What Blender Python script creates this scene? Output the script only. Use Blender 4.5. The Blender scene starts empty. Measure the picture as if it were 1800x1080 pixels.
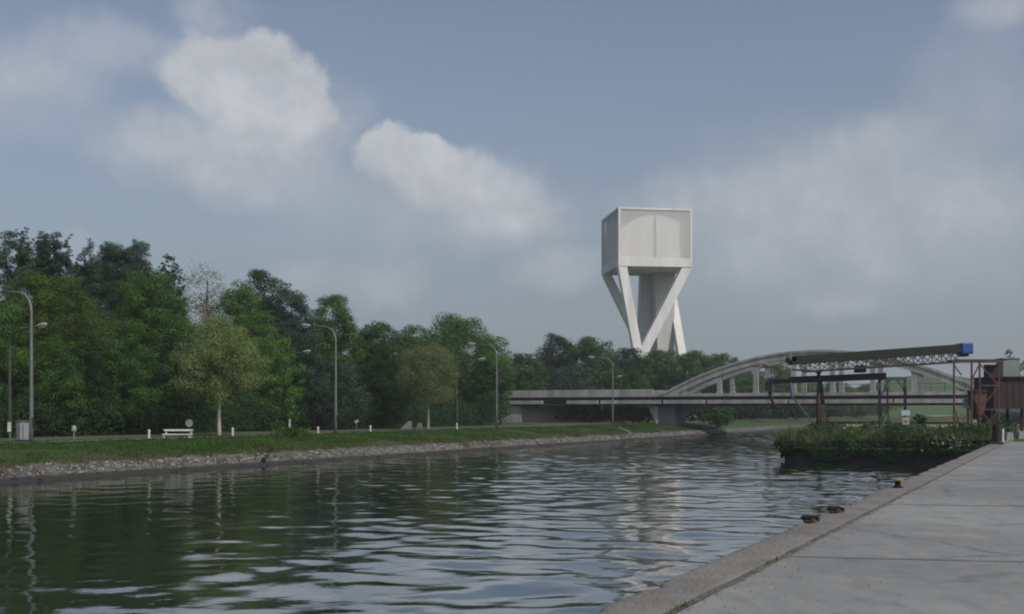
import bpy, math, random
import numpy as np
from mathutils import Vector, Matrix

# ------------------------------------------------------------------ camera, sky, sun, exposure
S = bpy.context.scene
COL = S.collection
F, H0, EYE = 1900.0, 722.0, 1.6          # focal length and horizon of the photograph in its own pixels

cam = bpy.data.cameras.new("camera")
cam.lens = 38.0; cam.sensor_width = 36.0; cam.sensor_fit = 'HORIZONTAL'
cam.shift_y = (H0 - 540.0) / 1800.0
cam.clip_start = 0.1; cam.clip_end = 6000.0
camo = bpy.data.objects.new("camera", cam); COL.objects.link(camo)
camo.location = (0, 0, EYE); camo.rotation_euler = (math.radians(90), 0, 0)
S.camera = camo

SUN_EL, SUN_AZ = math.radians(46), math.radians(136)    # azimuth clockwise from +Y (the view direction)
sd = Vector((math.sin(SUN_AZ) * math.cos(SUN_EL), math.cos(SUN_AZ) * math.cos(SUN_EL), math.sin(SUN_EL)))
sl = bpy.data.lights.new("sun", 'SUN'); sl.energy = 3.2; sl.angle = math.radians(0.6); sl.color = (1.0, 0.95, 0.88)
so = bpy.data.objects.new("sun", sl); COL.objects.link(so)
so.rotation_euler = sd.to_track_quat('Z', 'Y').to_euler(); so.location = sd * 300

S.view_settings.view_transform = 'Standard'; S.view_settings.look = 'None'
S.view_settings.exposure = -0.22; S.view_settings.gamma = 1.0; S.view_settings.use_curve_mapping = False
S.cycles.use_denoising = True
S.cycles.max_bounces = 5; S.cycles.diffuse_bounces = 2; S.cycles.glossy_bounces = 3
S.cycles.transmission_bounces = 3; S.cycles.transparent_max_bounces = 8; S.cycles.volume_bounces = 0
S.cycles.filter_width = 2.0
S.cycles.caustics_reflective = False; S.cycles.caustics_refractive = False

W = bpy.data.worlds.new("World"); S.world = W; W.use_nodes = True
nt = W.node_tree; nt.nodes.clear()
def N(tree, kind, **kw):
    n = tree.nodes.new(kind)
    for k, v in kw.items(): setattr(n, k, v)
    return n
def math_node(tree, op, a, b=None, clamp=False):
    n = N(tree, 'ShaderNodeMath', operation=op, use_clamp=clamp)
    for i, x in enumerate((a, b)):
        if x is None: continue
        if isinstance(x, (int, float)): n.inputs[i].default_value = x
        else: tree.links.new(x, n.inputs[i])
    return n.outputs[0]
def build_sky():
    L = nt.links.new
    out = N(nt, 'ShaderNodeOutputWorld'); bg = N(nt, 'ShaderNodeBackground'); L(bg.outputs[0], out.inputs[0])
    sky = N(nt, 'ShaderNodeTexSky', sky_type='NISHITA', sun_disc=False)
    sky.sun_elevation = SUN_EL; sky.sun_rotation = SUN_AZ
    sky.air_density = 1.0; sky.dust_density = 2.2; sky.ozone_density = 1.5; sky.altitude = 50
    hsv = N(nt, 'ShaderNodeHueSaturation'); hsv.inputs['Saturation'].default_value = 0.80; hsv.inputs['Value'].default_value = 1.16
    L(sky.outputs[0], hsv.inputs['Color'])
    tc = N(nt, 'ShaderNodeTexCoord'); sx = N(nt, 'ShaderNodeSeparateXYZ'); L(tc.outputs['Generated'], sx.inputs[0])
    az = math_node(nt, 'ARCTAN2', sx.outputs[0], sx.outputs[1]); el = math_node(nt, 'ARCSINE', sx.outputs[2])
    comb = N(nt, 'ShaderNodeCombineXYZ'); L(az, comb.inputs[0]); L(el, comb.inputs[1])
    # billowing warp of the dome's azimuth and elevation
    def noise(scale, detail, rough, w=0.0):
        n = N(nt, 'ShaderNodeTexNoise', noise_dimensions='4D'); n.inputs['W'].default_value = w
        n.inputs['Scale'].default_value = scale; n.inputs['Detail'].default_value = detail; n.inputs['Roughness'].default_value = rough
        L(comb.outputs[0], n.inputs['Vector']); return n
    w1 = noise(14, 5, 0.55, 1.3)
    sub = N(nt, 'ShaderNodeVectorMath', operation='SUBTRACT'); L(w1.outputs['Color'], sub.inputs[0]); sub.inputs[1].default_value = (.5, .5, .5)
    mul = N(nt, 'ShaderNodeVectorMath', operation='MULTIPLY'); L(sub.outputs[0], mul.inputs[0]); mul.inputs[1].default_value = (.085, .055, 0)
    add = N(nt, 'ShaderNodeVectorMath', operation='ADD'); L(comb.outputs[0], add.inputs[0]); L(mul.outputs[0], add.inputs[1])
    w2 = noise(48, 4, 0.6, 4.4); sub2 = N(nt, 'ShaderNodeVectorMath', operation='SUBTRACT'); L(w2.outputs['Color'], sub2.inputs[0]); sub2.inputs[1].default_value = (.5, .5, .5)
    mul2 = N(nt, 'ShaderNodeVectorMath', operation='MULTIPLY'); L(sub2.outputs[0], mul2.inputs[0]); mul2.inputs[1].default_value = (.032, .026, 0)
    add2 = N(nt, 'ShaderNodeVectorMath', operation='ADD'); L(add.outputs[0], add2.inputs[0]); L(mul2.outputs[0], add2.inputs[1])
    P = add2.outputs[0]
    def ang(px, py):
        a = math.atan((px - 900) / F); return a, math.atan((H0 - py) / F * math.cos(a))
    # cumulus heaps: (x, y, half width, half height, density, edge softness)
    blobs = [(430,150,132,78,1.0,.36),(515,170,72,74,.95,.42),(350,125,80,58,.8,.6),(480,245,130,95,.72,.85),(335,262,165,70,.58,.85),(410,300,210,75,.45,1),(240,250,90,50,.28,1),
             (60,122,160,80,.5,.95),(200,85,110,60,.45,1),(365,25,80,70,.42,1),(40,190,190,80,.25,1),(600,205,60,75,.35,1),
             (715,276,84,46,1.0,.38),(785,316,110,60,.92,.6),(865,342,115,78,.78,.8),(930,355,65,70,.62,.85),(890,395,140,60,.45,1),(770,370,290,90,.28,1),(560,340,200,60,.2,1),
             (690,500,75,40,.36,1),(545,495,95,38,.33,1),(985,480,95,42,.52,.95),(120,440,80,40,.2,1),(660,430,420,60,.1,1),
             (1480,335,320,135,.42,1),(1510,262,100,60,.42,1),(1350,375,280,110,.36,1),(1200,355,130,55,.36,1),(1720,350,240,95,.42,1),(1560,440,480,130,.36,1),(1420,300,90,60,.3,1),
             (1750,5,110,55,.52,1),(1465,538,80,32,.38,1),(1330,475,90,34,.22,1),(1690,225,220,80,.28,1),(1720,110,160,110,.24,1)]
    tot = None
    for (px, py, rx, ry, d, soft) in blobs:
        a0, e0 = ang(px, py); a1, _ = ang(px + rx, py); _, e1 = ang(px, py - ry)
        s = N(nt, 'ShaderNodeVectorMath', operation='SUBTRACT'); L(P, s.inputs[0]); s.inputs[1].default_value = (a0, e0, 0)
        m = N(nt, 'ShaderNodeVectorMath', operation='MULTIPLY'); L(s.outputs[0], m.inputs[0]); m.inputs[1].default_value = (1 / (a1 - a0), 1 / (e1 - e0), 0)
        ln = N(nt, 'ShaderNodeVectorMath', operation='LENGTH'); L(m.outputs[0], ln.inputs[0])
        mr = N(nt, 'ShaderNodeMapRange', interpolation_type='SMOOTHSTEP')
        mr.inputs[1].default_value = 1.25; mr.inputs[2].default_value = 1.25 - 1.1 * soft
        mr.inputs[3].default_value = 0; mr.inputs[4].default_value = d
        L(ln.outputs['Value'], mr.inputs[0])
        # a screen sum keeps overlapping heaps below full cover
        if tot is None: tot = mr.outputs[0]
        else:
            inv = math_node(nt, 'SUBTRACT', 1.0, mr.outputs[0]); k = math_node(nt, 'MULTIPLY', math_node(nt, 'SUBTRACT', 1.0, tot), inv)
            tot = math_node(nt, 'SUBTRACT', 1.0, k)
    # a general broken cover for the rest of the dome, behind and above the viewpoint
    g = noise(3.2, 6, 0.6, 7.0)
    gm = N(nt, 'ShaderNodeMapRange', interpolation_type='SMOOTHSTEP'); L(g.outputs[0], gm.inputs[0])
    gm.inputs[1].default_value = .52; gm.inputs[2].default_value = .75; gm.inputs[3].default_value = 0; gm.inputs[4].default_value = .15
    far = N(nt, 'ShaderNodeMapRange'); L(math_node(nt, 'ABSOLUTE', az), far.inputs[0])
    far.inputs[1].default_value = .62; far.inputs[2].default_value = .9
    hi = N(nt, 'ShaderNodeMapRange'); L(el, hi.inputs[0]); hi.inputs[1].default_value = .42; hi.inputs[2].default_value = .6
    gsel = math_node(nt, 'MULTIPLY', gm.outputs[0], math_node(nt, 'MAXIMUM', far.outputs[0], hi.outputs[0]))
    tot = math_node(nt, 'MAXIMUM', tot, gsel)
    fine = noise(26, 6, 0.6, 3.0)
    fm = N(nt, 'ShaderNodeMapRange'); L(fine.outputs[0], fm.inputs[0]); fm.inputs[1].default_value = .3; fm.inputs[2].default_value = .7; fm.inputs[3].default_value = .72; fm.inputs[4].default_value = 1.12
    tot = math_node(nt, 'MULTIPLY', tot, fm.outputs[0], clamp=True)
    # low veil towards the horizon
    hz = N(nt, 'ShaderNodeMapRange', interpolation_type='SMOOTHSTEP'); L(el, hz.inputs[0])
    hz.inputs[1].default_value = .40; hz.inputs[2].default_value = 0.0; hz.inputs[3].default_value = 0; hz.inputs[4].default_value = .74
    veil = N(nt, 'ShaderNodeMix', data_type='RGBA'); L(hz.outputs[0], veil.inputs[0]); L(hsv.outputs[0], veil.inputs[6])
    veil.inputs[7].default_value = (SKYV[0], SKYV[1], SKYV[2], 1)
    mix = N(nt, 'ShaderNodeMix', data_type='RGBA'); L(math_node(nt, 'MULTIPLY', tot, .9), mix.inputs[0]); L(veil.outputs[2], mix.inputs[6])
    mix.inputs[7].default_value = (CLOUD[0], CLOUD[1], CLOUD[2], 1)
    sh = noise(21, 5, .6, 9.2); sm = N(nt, 'ShaderNodeMapRange'); L(sh.outputs[0], sm.inputs[0]); sm.inputs[1].default_value = .32; sm.inputs[2].default_value = .66; sm.inputs[3].default_value = .84; sm.inputs[4].default_value = 1.06
    cs_ = N(nt, 'ShaderNodeVectorMath', operation='SCALE'); cs_.inputs[0].default_value = CLOUD; L(sm.outputs[0], cs_.inputs['Scale']); L(cs_.outputs[0], mix.inputs[7])
    L(mix.outputs[2], bg.inputs[0]); bg.inputs[1].default_value = SKY_STRENGTH
SKY_STRENGTH = 0.10
SKYV = (2.72, 3.28, 3.85); CLOUD = (6.4, 6.55, 6.95)
build_sky()

# ------------------------------------------------------------------ helpers
rng = np.random.default_rng(7); random.seed(7)
U = Vector((0.458, 0.889, 0.0)); NV = Vector((-0.889, 0.458, 0.0))     # along the canal, and across it to the far bank
def C(s, p, z=0.0): return U * s + NV * p + Vector((0, 0, z))
def t_of(px, p): return p / (0.458 - 0.889 * (px - 900) / F)
def at(px, t, z=0.0): return Vector(((px - 900) / F * t, t, z))         # ground point at a given distance
def zz(py, t): return EYE - (py - H0) * t / F
def pt(px, py, t): return at(px, t, zz(py, t))

ORIG = {}
def root(name, loc, label, cat, group=None):
    o = bpy.data.objects.new(name, None); o.empty_display_size = .3; COL.objects.link(o)
    o.location = loc; o['label'] = label; o['category'] = cat
    if group: o['group'] = group
    ORIG[o.name] = Vector(loc); return o
def tag(o, label, cat, group=None):
    o['label'] = label; o['category'] = cat
    if group: o['group'] = group
    return o
def link(name, me, mat, parent=None, label=None, kind=None):
    o = bpy.data.objects.new(name, me); COL.objects.link(o)
    if mat: me.materials.append(mat)
    if parent: o.parent = parent
    if label: o['label'] = label
    if kind: o['kind'] = kind
    return o
class MB:
    """collects shapes in world coordinates and links them as one mesh"""
    def __init__(self): self.v = []; self.f = []
    def add(self, vs, fs):
        b = len(self.v); self.v += [Vector(x) for x in vs]; self.f += [[b + i for i in f] for f in fs]; return self
    def box(self, c, sx, sy, sz, ax=None, ay=None, az=None):
        ax = Vector(ax or (1,0,0)).normalized(); ay = Vector(ay or (0,1,0)).normalized(); az = Vector(az) .normalized() if az else ax.cross(ay).normalized()
        c = Vector(c); vs = []
        for k in (-1, 1):
            for j in (-1, 1):
                for i in (-1, 1): vs.append(c + ax*(i*sx/2) + ay*(j*sy/2) + az*(k*sz/2))
        return self.add(vs, [(0,2,3,1),(4,5,7,6),(0,1,5,4),(2,6,7,3),(0,4,6,2),(1,3,7,5)])
    def bar(self, a, b, w, h=None):
        a, b = Vector(a), Vector(b); d = (b - a); L = d.length; d.normalize(); h = h or w
        r = d.cross(Vector((0,0,1)))
        if r.length < 1e-3: r = Vector((1,0,0))
        r.normalize(); up = r.cross(d)
        return self.box((a + b) / 2, L, w, h, d, -r, up)
    def prism(self, poly, ext):
        n = len(poly); a = [Vector(x) for x in poly]; e = Vector(ext)
        vs = a + [x + e for x in a]
        return self.add(vs, [list(range(n))[::-1], list(range(n, 2*n))] + [(i, (i+1) % n, n + (i+1) % n, n + i) for i in range(n)])
    def tube(self, path, rad, seg=8):
        path = [Vector(x) for x in path]
        rad = rad if isinstance(rad, (list, tuple)) else [rad] * len(path)
        rings = []; prev = None
        for i, q in enumerate(path):
            d = (path[min(i+1, len(path)-1)] - path[max(i-1, 0)]).normalized()
            r = prev - d * prev.dot(d) if prev else d.orthogonal()
            r.normalize(); prev = r; s = d.cross(r)
            rings.append([q + (r * math.cos(2*math.pi*k/seg) + s * math.sin(2*math.pi*k/seg)) * rad[i] for k in range(seg)])
        vs = [x for R in rings for x in R]; fs = []
        for i in range(len(path) - 1):
            for k in range(seg): fs.append((i*seg+k, i*seg+(k+1) % seg, (i+1)*seg+(k+1) % seg, (i+1)*seg+k))
        fs.append(list(range(seg))[::-1]); fs.append([(len(path)-1)*seg + k for k in range(seg)])
        return self.add(vs, fs)
    def build(self, name, mat, parent=None, smooth=False, bevel=0, label=None, kind=None):
        o0 = Vector((0,0,0)); p = parent
        while p is not None:
            if p.name in ORIG: o0 = ORIG[p.name]
            p = p.parent
        if parent is None and kind is None and self.v:        # a one-mesh thing: its origin at its base
            lo = [min(v[i] for v in self.v) for i in range(3)]; hi = [max(v[i] for v in self.v) for i in range(3)]
            o0 = Vector(((lo[0]+hi[0])/2, (lo[1]+hi[1])/2, lo[2]))
        me = bpy.data.meshes.new(name); me.from_pydata([v - o0 for v in self.v], [], self.f); me.update()
        if smooth: me.polygons.foreach_set('use_smooth', [True]*len(me.polygons))
        o = link(name, me, mat, parent, label, kind)
        if parent is None: o.location = o0
        if bevel:
            m = o.modifiers.new('b', 'BEVEL'); m.width = bevel; m.segments = 2; m.limit_method = 'ANGLE'
        return o
def copy_tree(o, loc, label):
    c = o.copy(); COL.objects.link(c); c.location = loc; c['label'] = label; ORIG[c.name] = Vector(loc)
    for ch in list(o.children):
        d = ch.copy(); COL.objects.link(d); d.parent = c
        for g in list(ch.children):
            e = g.copy(); COL.objects.link(e); e.parent = d
    return c
def np_mesh(name, verts, faces_n, nface, idx, smooth=False):
    me = bpy.data.meshes.new(name)
    me.vertices.add(len(verts)); me.vertices.foreach_set('co', np.asarray(verts, np.float32).ravel())
    me.loops.add(len(idx)); me.loops.foreach_set('vertex_index', np.asarray(idx, np.int32))
    me.polygons.add(nface); me.polygons.foreach_set('loop_start', np.arange(nface, dtype=np.int32) * faces_n)
    me.polygons.foreach_set('loop_total', np.full(nface, faces_n, np.int32))
    if smooth: me.polygons.foreach_set('use_smooth', np.ones(nface, bool))
    me.update(calc_edges=True); me.validate(); return me
def grid_mesh(name, X, Y, Z, smooth=True):
    a, b = X.shape; v = np.stack([X.ravel(), Y.ravel(), Z.ravel()], 1)
    i = np.arange(a*b).reshape(a, b)
    q = np.stack([i[:-1,:-1], i[1:,:-1], i[1:,1:], i[:-1,1:]], -1).reshape(-1, 4)
    return np_mesh(name, v, 4, len(q), q.ravel(), smooth)
def vnoise(x, y, seed, octaves=4):
    """smooth value noise on arrays"""
    out = np.zeros_like(x); amp = 1.0; tot = 0
    for o in range(octaves):
        f = 2.0 ** o; X, Y = x*f + 17.3*o, y*f - 9.1*o
        xi, yi = np.floor(X), np.floor(Y); fx, fy = X - xi, Y - yi
        fx = fx*fx*(3-2*fx); fy = fy*fy*(3-2*fy)
        h = lambda a, b: np.modf(np.abs(np.sin(a*127.1 + b*311.7 + seed*74.7) * 43758.5453))[0]
        out += amp * ((h(xi,yi)*(1-fx) + h(xi+1,yi)*fx)*(1-fy) + (h(xi,yi+1)*(1-fx) + h(xi+1,yi+1)*fx)*fy)
        tot += amp; amp *= .5
    return out / tot

# ------------------------------------------------------------------ materials
def mat(name, c1, c2=None, scale=2.0, rough=.8, bump=0.0, bscale=None, metallic=0.0, stretch=(1,1,1), detail=5, spec=.35, lo=.35, hi=.65):
    m = bpy.data.materials.new(name); m.use_nodes = True; t = m.node_tree; L = t.links.new
    b = t.nodes['Principled BSDF']; b.inputs['Roughness'].default_value = rough; b.inputs['Metallic'].default_value = metallic
    b.inputs['Specular IOR Level'].default_value = spec
    c2 = c2 or tuple(x * .75 for x in c1)
    tc = N(t, 'ShaderNodeTexCoord'); mp = N(t, 'ShaderNodeMapping'); mp.inputs['Scale'].default_value = stretch; L(tc.outputs['Object'], mp.inputs[0])
    n = N(t, 'ShaderNodeTexNoise'); n.inputs['Scale'].default_value = scale; n.inputs['Detail'].default_value = detail; n.inputs['Roughness'].default_value = .6
    L(mp.outputs[0], n.inputs['Vector'])
    mr = N(t, 'ShaderNodeMapRange'); mr.inputs[1].default_value = lo; mr.inputs[2].default_value = hi; L(n.outputs[0], mr.inputs[0])
    mx = N(t, 'ShaderNodeMix', data_type='RGBA'); mx.inputs[6].default_value = (*c1, 1); mx.inputs[7].default_value = (*c2, 1)
    L(mr.outputs[0], mx.inputs[0]); L(mx.outputs[2], b.inputs['Base Color'])
    if bump:
        n2 = N(t, 'ShaderNodeTexNoise'); n2.inputs['Scale'].default_value = bscale or scale*4; n2.inputs['Detail'].default_value = 6
        L(mp.outputs[0], n2.inputs['Vector']); bp = N(t, 'ShaderNodeBump'); bp.inputs['Strength'].default_value = bump; bp.inputs['Distance'].default_value = .1
        L(n2.outputs[0], bp.inputs['Height']); L(bp.outputs[0], b.inputs['Normal'])
    return m
def leaf_mat(name, c1, c2, trans=.24, scale=.6):
    m = mat(name, c1, c2, scale=scale, rough=.6, spec=.08, detail=3)
    t = m.node_tree; L = t.links.new; b = t.nodes['Principled BSDF']; out = t.nodes['Material Output']
    src = b.inputs['Base Color'].links[0].from_socket
    oi = N(t, 'ShaderNodeObjectInfo'); hv = N(t, 'ShaderNodeHueSaturation')
    mr = N(t, 'ShaderNodeMapRange'); mr.inputs[3].default_value = .8; mr.inputs[4].default_value = 1.25; L(oi.outputs['Random'], mr.inputs[0]); L(mr.outputs[0], hv.inputs['Value'])
    L(src, hv.inputs['Color']); L(hv.outputs[0], b.inputs['Base Color'])
    tr = N(t, 'ShaderNodeBsdfTranslucent'); L(hv.outputs[0], tr.inputs[0])
    ms = N(t, 'ShaderNodeMixShader'); ms.inputs[0].default_value = trans; L(b.outputs[0], ms.inputs[1]); L(tr.outputs[0], ms.inputs[2]); L(ms.outputs[0], out.inputs[0])
    return m
M = {}
M['concrete'] = mat('bridge_concrete', (.40,.40,.385), (.23,.23,.22), .9, .85, .15, 6, stretch=(1,1,.2), detail=9)
M['concrete_dark'] = mat('dark_and_shaded_concrete', (.24,.245,.25), (.15,.155,.16), .4, .9, .2, 4, stretch=(1,1,.4))  # dark concrete; below the bridge it also carries the deck's shade as colour
M['white_concrete'] = mat('tower_concrete', (.74,.735,.72), (.58,.575,.56), .5, .8, .05, 3, stretch=(1,1,.10), detail=9)
M['shaded_concrete'] = mat('shaded_shaft_concrete', (.52,.515,.50), (.40,.395,.385), .5, .85, stretch=(1,1,.12))  # tower concrete darkened: shade under the tank box put into the colour
M['pole_dark'] = mat('weathered_dark_pole', (.06,.063,.06), (.04,.042,.04), 1.5, .7)
M['white_paint'] = mat('white_paint', (.62,.62,.58), (.42,.42,.38), 2.5, .6)
M['galv'] = mat('galvanised_steel', (.19,.195,.19), (.13,.135,.13), 1.5, .55, metallic=.3)
M['lamp_head'] = mat('lamp_head_paint', (.34,.35,.34), (.25,.26,.25), 3, .45)
M['bark'] = mat('bark', (.075,.062,.048), (.035,.03,.024), 3, .95, .4, 12, stretch=(1,1,.25))
M['pale_bark'] = mat('pale_bark', (.42,.40,.35), (.24,.22,.18), 4, .9, .2, 10, stretch=(1,1,.5))
M['stone'] = mat('revetment_stone', (.13,.125,.115), (.05,.048,.042), 2.2, .9, .6, 7, detail=8)
def tide_mark(m, z0, z1, k):
    t = m.node_tree; L = t.links.new; b = t.nodes['Principled BSDF']; src = b.inputs['Base Color'].links[0].from_socket
    g = N(t, 'ShaderNodeNewGeometry'); sx = N(t, 'ShaderNodeSeparateXYZ'); L(g.outputs['Position'], sx.inputs[0])
    mr = N(t, 'ShaderNodeMapRange'); mr.inputs[1].default_value = z0; mr.inputs[2].default_value = z1; mr.inputs[3].default_value = 1; mr.inputs[4].default_value = 0; L(sx.outputs[2], mr.inputs[0])
    mx = N(t, 'ShaderNodeMix', data_type='RGBA'); L(mr.outputs[0], mx.inputs[0]); L(src, mx.inputs[6]); mx.inputs[7].default_value = (.028,.028,.024,1); L(mx.outputs[2], b.inputs['Base Color'])
tide_mark(M['stone'], -1.34, -1.24, 0)
M['rock'] = mat('loose_stone', (.27,.263,.25), (.065,.063,.055), 3.5, .9, .4, 9)
tide_mark(M['rock'], -1.34, -1.24, 0)
M['soil'] = mat('bank_turf', (.028,.062,.013), (.042,.055,.018), .5, .95, .4, 6)
M['ground'] = mat('meadow_ground', (.05,.075,.025), (.085,.09,.04), .12, 1.0, .3, 4, spec=0)
M['sand'] = mat('pale_gravel', (.26,.25,.19), (.17,.18,.12), .5, 1.0, .2, 8, spec=0)
M['asphalt'] = mat('towpath_asphalt', (.10,.10,.10), (.07,.07,.07), .8, .9, .1)
M['hill'] = mat('hill_pasture', (.085,.125,.045), (.05,.085,.035), .012, 1.0, spec=0)
M['grass'] = leaf_mat('grass_blades', (.036,.108,.014), (.066,.092,.023), .3, .35)
M['weed'] = leaf_mat('weed_leaves', (.05,.085,.03), (.085,.11,.055), .3, .5)
M['leaf_green'] = leaf_mat('leaf_mid_green', (.066,.14,.028), (.036,.08,.02))
M['leaf_bright'] = leaf_mat('leaf_bright_green', (.085,.17,.034), (.05,.11,.024))
M['leaf_yellow'] = leaf_mat('leaf_yellow_green', (.09,.14,.026), (.05,.085,.018))
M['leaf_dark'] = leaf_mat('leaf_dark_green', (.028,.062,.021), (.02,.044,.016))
M['leaf_grey'] = leaf_mat('leaf_grey_green', (.062,.10,.062), (.042,.072,.045))
M['leaf_olive'] = leaf_mat('leaf_olive', (.165,.215,.075), (.12,.16,.055))
M['leaf_brown'] = leaf_mat('leaf_bronze', (.135,.165,.065), (.10,.125,.05))
M['leaf_pale'] = leaf_mat('leaf_pale_cream', (.26,.25,.17), (.16,.165,.1))
M['rust_red'] = mat('rusty_red_paint', (.12,.045,.038), (.06,.036,.032), 2.5, .75, .15)
M['brown_red'] = mat('oxide_brown_steel', (.034,.017,.017), (.022,.014,.014), .8, .7, .1)
M['rust'] = mat('bare_rust', (.095,.055,.04), (.04,.03,.024), 3, .9, .3)
M['conv_green'] = mat('dark_green_cladding', (.010,.020,.010), (.008,.014,.008), 1, .6)
M['slate'] = mat('slate_cladding', (.035,.042,.048), (.025,.03,.034), 1.2, .55)
M['blue'] = mat('blue_plastic_sheet', (.03,.09,.33), (.022,.065,.25), 3, .4, .3)
M['teal'] = mat('teal_paint', (.05,.105,.11), (.04,.07,.075), 2, .6)
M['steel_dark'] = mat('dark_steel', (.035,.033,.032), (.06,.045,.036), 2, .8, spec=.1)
M['silo'] = mat('grey_green_sheet', (.20,.24,.235), (.15,.18,.178), .8, .55)
M['pale_blue'] = mat('pale_blue_paint', (.36,.44,.46), (.24,.32,.33), .8, .6)
M['yellow'] = mat('yellow_paint', (.36,.25,.03), (.2,.14,.03), 6, .5)
M['black'] = mat('black_iron', (.014,.014,.014), (.03,.025,.022), 5, .8, spec=.1)
M['sign_grey'] = mat('sign_back_grey', (.33,.34,.35), (.26,.27,.28), 3, .5)
M['red'] = mat('sign_red', (.42,.05,.05), (.32,.05,.05), 3, .5)
M['flower'] = mat('white_blossom', (.34,.36,.27), (.25,.28,.19), 5, .8)

# ------------------------------------------------------------------ the setting: ground, banks, water, quay
def strip(name, prof, ss, m, kind='structure', wob=None, smooth=True):
    """profile (p, z) drawn along the canal at the distances ss"""
    p = np.array([a for a, b in prof]); z = np.array([b for a, b in prof]); ss = np.asarray(ss, float)
    Sg, Pg = np.meshgrid(ss, p, indexing='ij'); Zg = np.tile(z, (len(ss), 1))
    if wob: Pg, Zg = wob(Sg, Pg, Zg)
    X = U.x*Sg + NV.x*Pg; Y = U.y*Sg + NV.y*Pg
    o = link(name, grid_mesh(name, X, Y, Zg, smooth), m, kind=kind); return o
WZ = -1.5
# land beyond the far bank
strip('ground', [(47.1,-.006),(60,-.006),(300,0),(900,0)], np.linspace(-60, 1500, 20), M['ground'])
strip('towpath', [(50.2,.004),(52.9,.004)], np.linspace(-20, 128, 8), M['asphalt'])
def wob_stone(Sg, Pg, Zg):
    n = vnoise(Sg*1.6, Pg*2.2, 3, 4) - .5; n2 = vnoise(Sg*.25, Pg*0+1, 5, 2) - .5
    return Pg + n*.25 + n2*.7, Zg + n*.30
strip('riverbank', [(39.4,-2.3)] + [(p, z) for p, z in zip(np.linspace(39.8,42.0,14), np.interp(np.linspace(39.8,42.0,14), [39.8,40.2,40.5,41.2,42.0], [-1.75,-1.42,-1.2,-.92,-.80]))],
      np.concatenate([np.arange(10,130,.22), np.arange(130,300,.8)]), M['stone'], wob=wob_stone)
def wob_turf(Sg, Pg, Zg):
    n = vnoise(Sg*.35, Pg*.5, 9, 4) - .5; n2 = vnoise(Sg*.25, Pg*0+1, 5, 2) - .5
    k = np.clip((47.0-Pg)/2, 0, 1)
    return Pg + n2*.7*k*(Pg < 43), Zg + n*.28*k
turf_p = np.linspace(41.2, 47.6, 17)
TURF = ([41.2,41.7,43.4,45.2,46.2,47.6], [-1.05,-.86,-.52,-.27,-.20,-.06])
strip('grass_bank', [(p, z) for p, z in zip(turf_p, np.interp(turf_p, *TURF))], np.concatenate([np.arange(5,140,.6), np.arange(140,420,4)]), M['soil'], wob=wob_turf)

# water with real waves
def waves(Sg, Pg):
    r = np.random.default_rng(21); X = U.x*Sg + NV.x*Pg; Y = U.y*Sg + NV.y*Pg
    h = np.zeros_like(X); wx = X + 1.2*(vnoise(X*.3, Y*.3, 31, 2)-.5); wy = Y + 1.2*(vnoise(X*.3+9, Y*.3, 32, 2)-.5)
    for i in range(64):
        lam = 0.45 * (2.9/0.45) ** r.random(); th = r.normal(math.radians(95), math.radians(42))
        k = 2*math.pi/lam; slope = .0046 * (1.0 if lam > .8 else .8)
        h += slope/k * np.sin(k*(math.cos(th)*wx + math.sin(th)*wy) + r.random()*6.283)
    calm = np.clip(.4 + 1.6*(vnoise(X*.045+3, Y*.03, 41, 3)-.25), .45, 1.3) * np.clip(1.15 - (Pg-6)/60, .6, 1.1)
    far = np.clip((Sg-28)/30, 0, 1); calm = calm * (1 + .9*np.clip((15-Pg)/6, 0, 1)) * (.8 + .5*vnoise(X*.12+7, Y*.12, 43, 2)); return h * (calm*(1-far) + np.maximum(calm, .85)*1.75*far)
ss = np.concatenate([np.arange(4, 60, .1), np.arange(60, 175, .22)]); pp = np.arange(3.0, 40.7, .13)
Sg, Pg = np.meshgrid(ss, pp, indexing='ij'); Zg = WZ + waves(Sg, Pg)
mw = bpy.data.materials.new('canal_water'); mw.use_nodes = True; t = mw.node_tree; b = t.nodes['Principled BSDF']
b.inputs['Base Color'].default_value = (.017,.023,.019,1); b.inputs['Roughness'].default_value = .025; b.inputs['IOR'].default_value = 1.55
tc = N(t, 'ShaderNodeTexCoord'); mp = N(t, 'ShaderNodeMapping'); mp.inputs['Scale'].default_value = (1,1.7,1); t.links.new(tc.outputs['Object'], mp.inputs[0])
n1 = N(t, 'ShaderNodeTexNoise'); n1.inputs['Scale'].default_value = 3.4; n1.inputs['Detail'].default_value = 3; t.links.new(mp.outputs[0], n1.inputs['Vector'])
bp = N(t, 'ShaderNodeBump'); bp.inputs['Strength'].default_value = .035; bp.inputs['Distance'].default_value = .12
t.links.new(n1.outputs[0], bp.inputs['Height']); t.links.new(bp.outputs[0], b.inputs['Normal'])
gl = N(t, 'ShaderNodeBsdfGlossy'); gl.inputs['Color'].default_value = (.95,.97,1,1); gl.inputs['Roughness'].default_value = .025; t.links.new(bp.outputs[0], gl.inputs['Normal'])
mg = N(t, 'ShaderNodeMixShader'); mg.inputs[0].default_value = .27; t.links.new(b.outputs[0], mg.inputs[1]); t.links.new(gl.outputs[0], mg.inputs[2]); t.links.new(mg.outputs[0], t.nodes['Material Output'].inputs[0])
wat = link('canal_water', grid_mesh('canal_water', U.x*Sg+NV.x*Pg, U.y*Sg+NV.y*Pg, Zg), mw, kind='structure')
strip('canal_water', [(3.0,WZ),(40.7,WZ)], [175, 400, 900], mw)
strip('canal_bed', [(2.5,-2.6),(41,-2.6)], [-60, 900], M['soil'])

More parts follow.
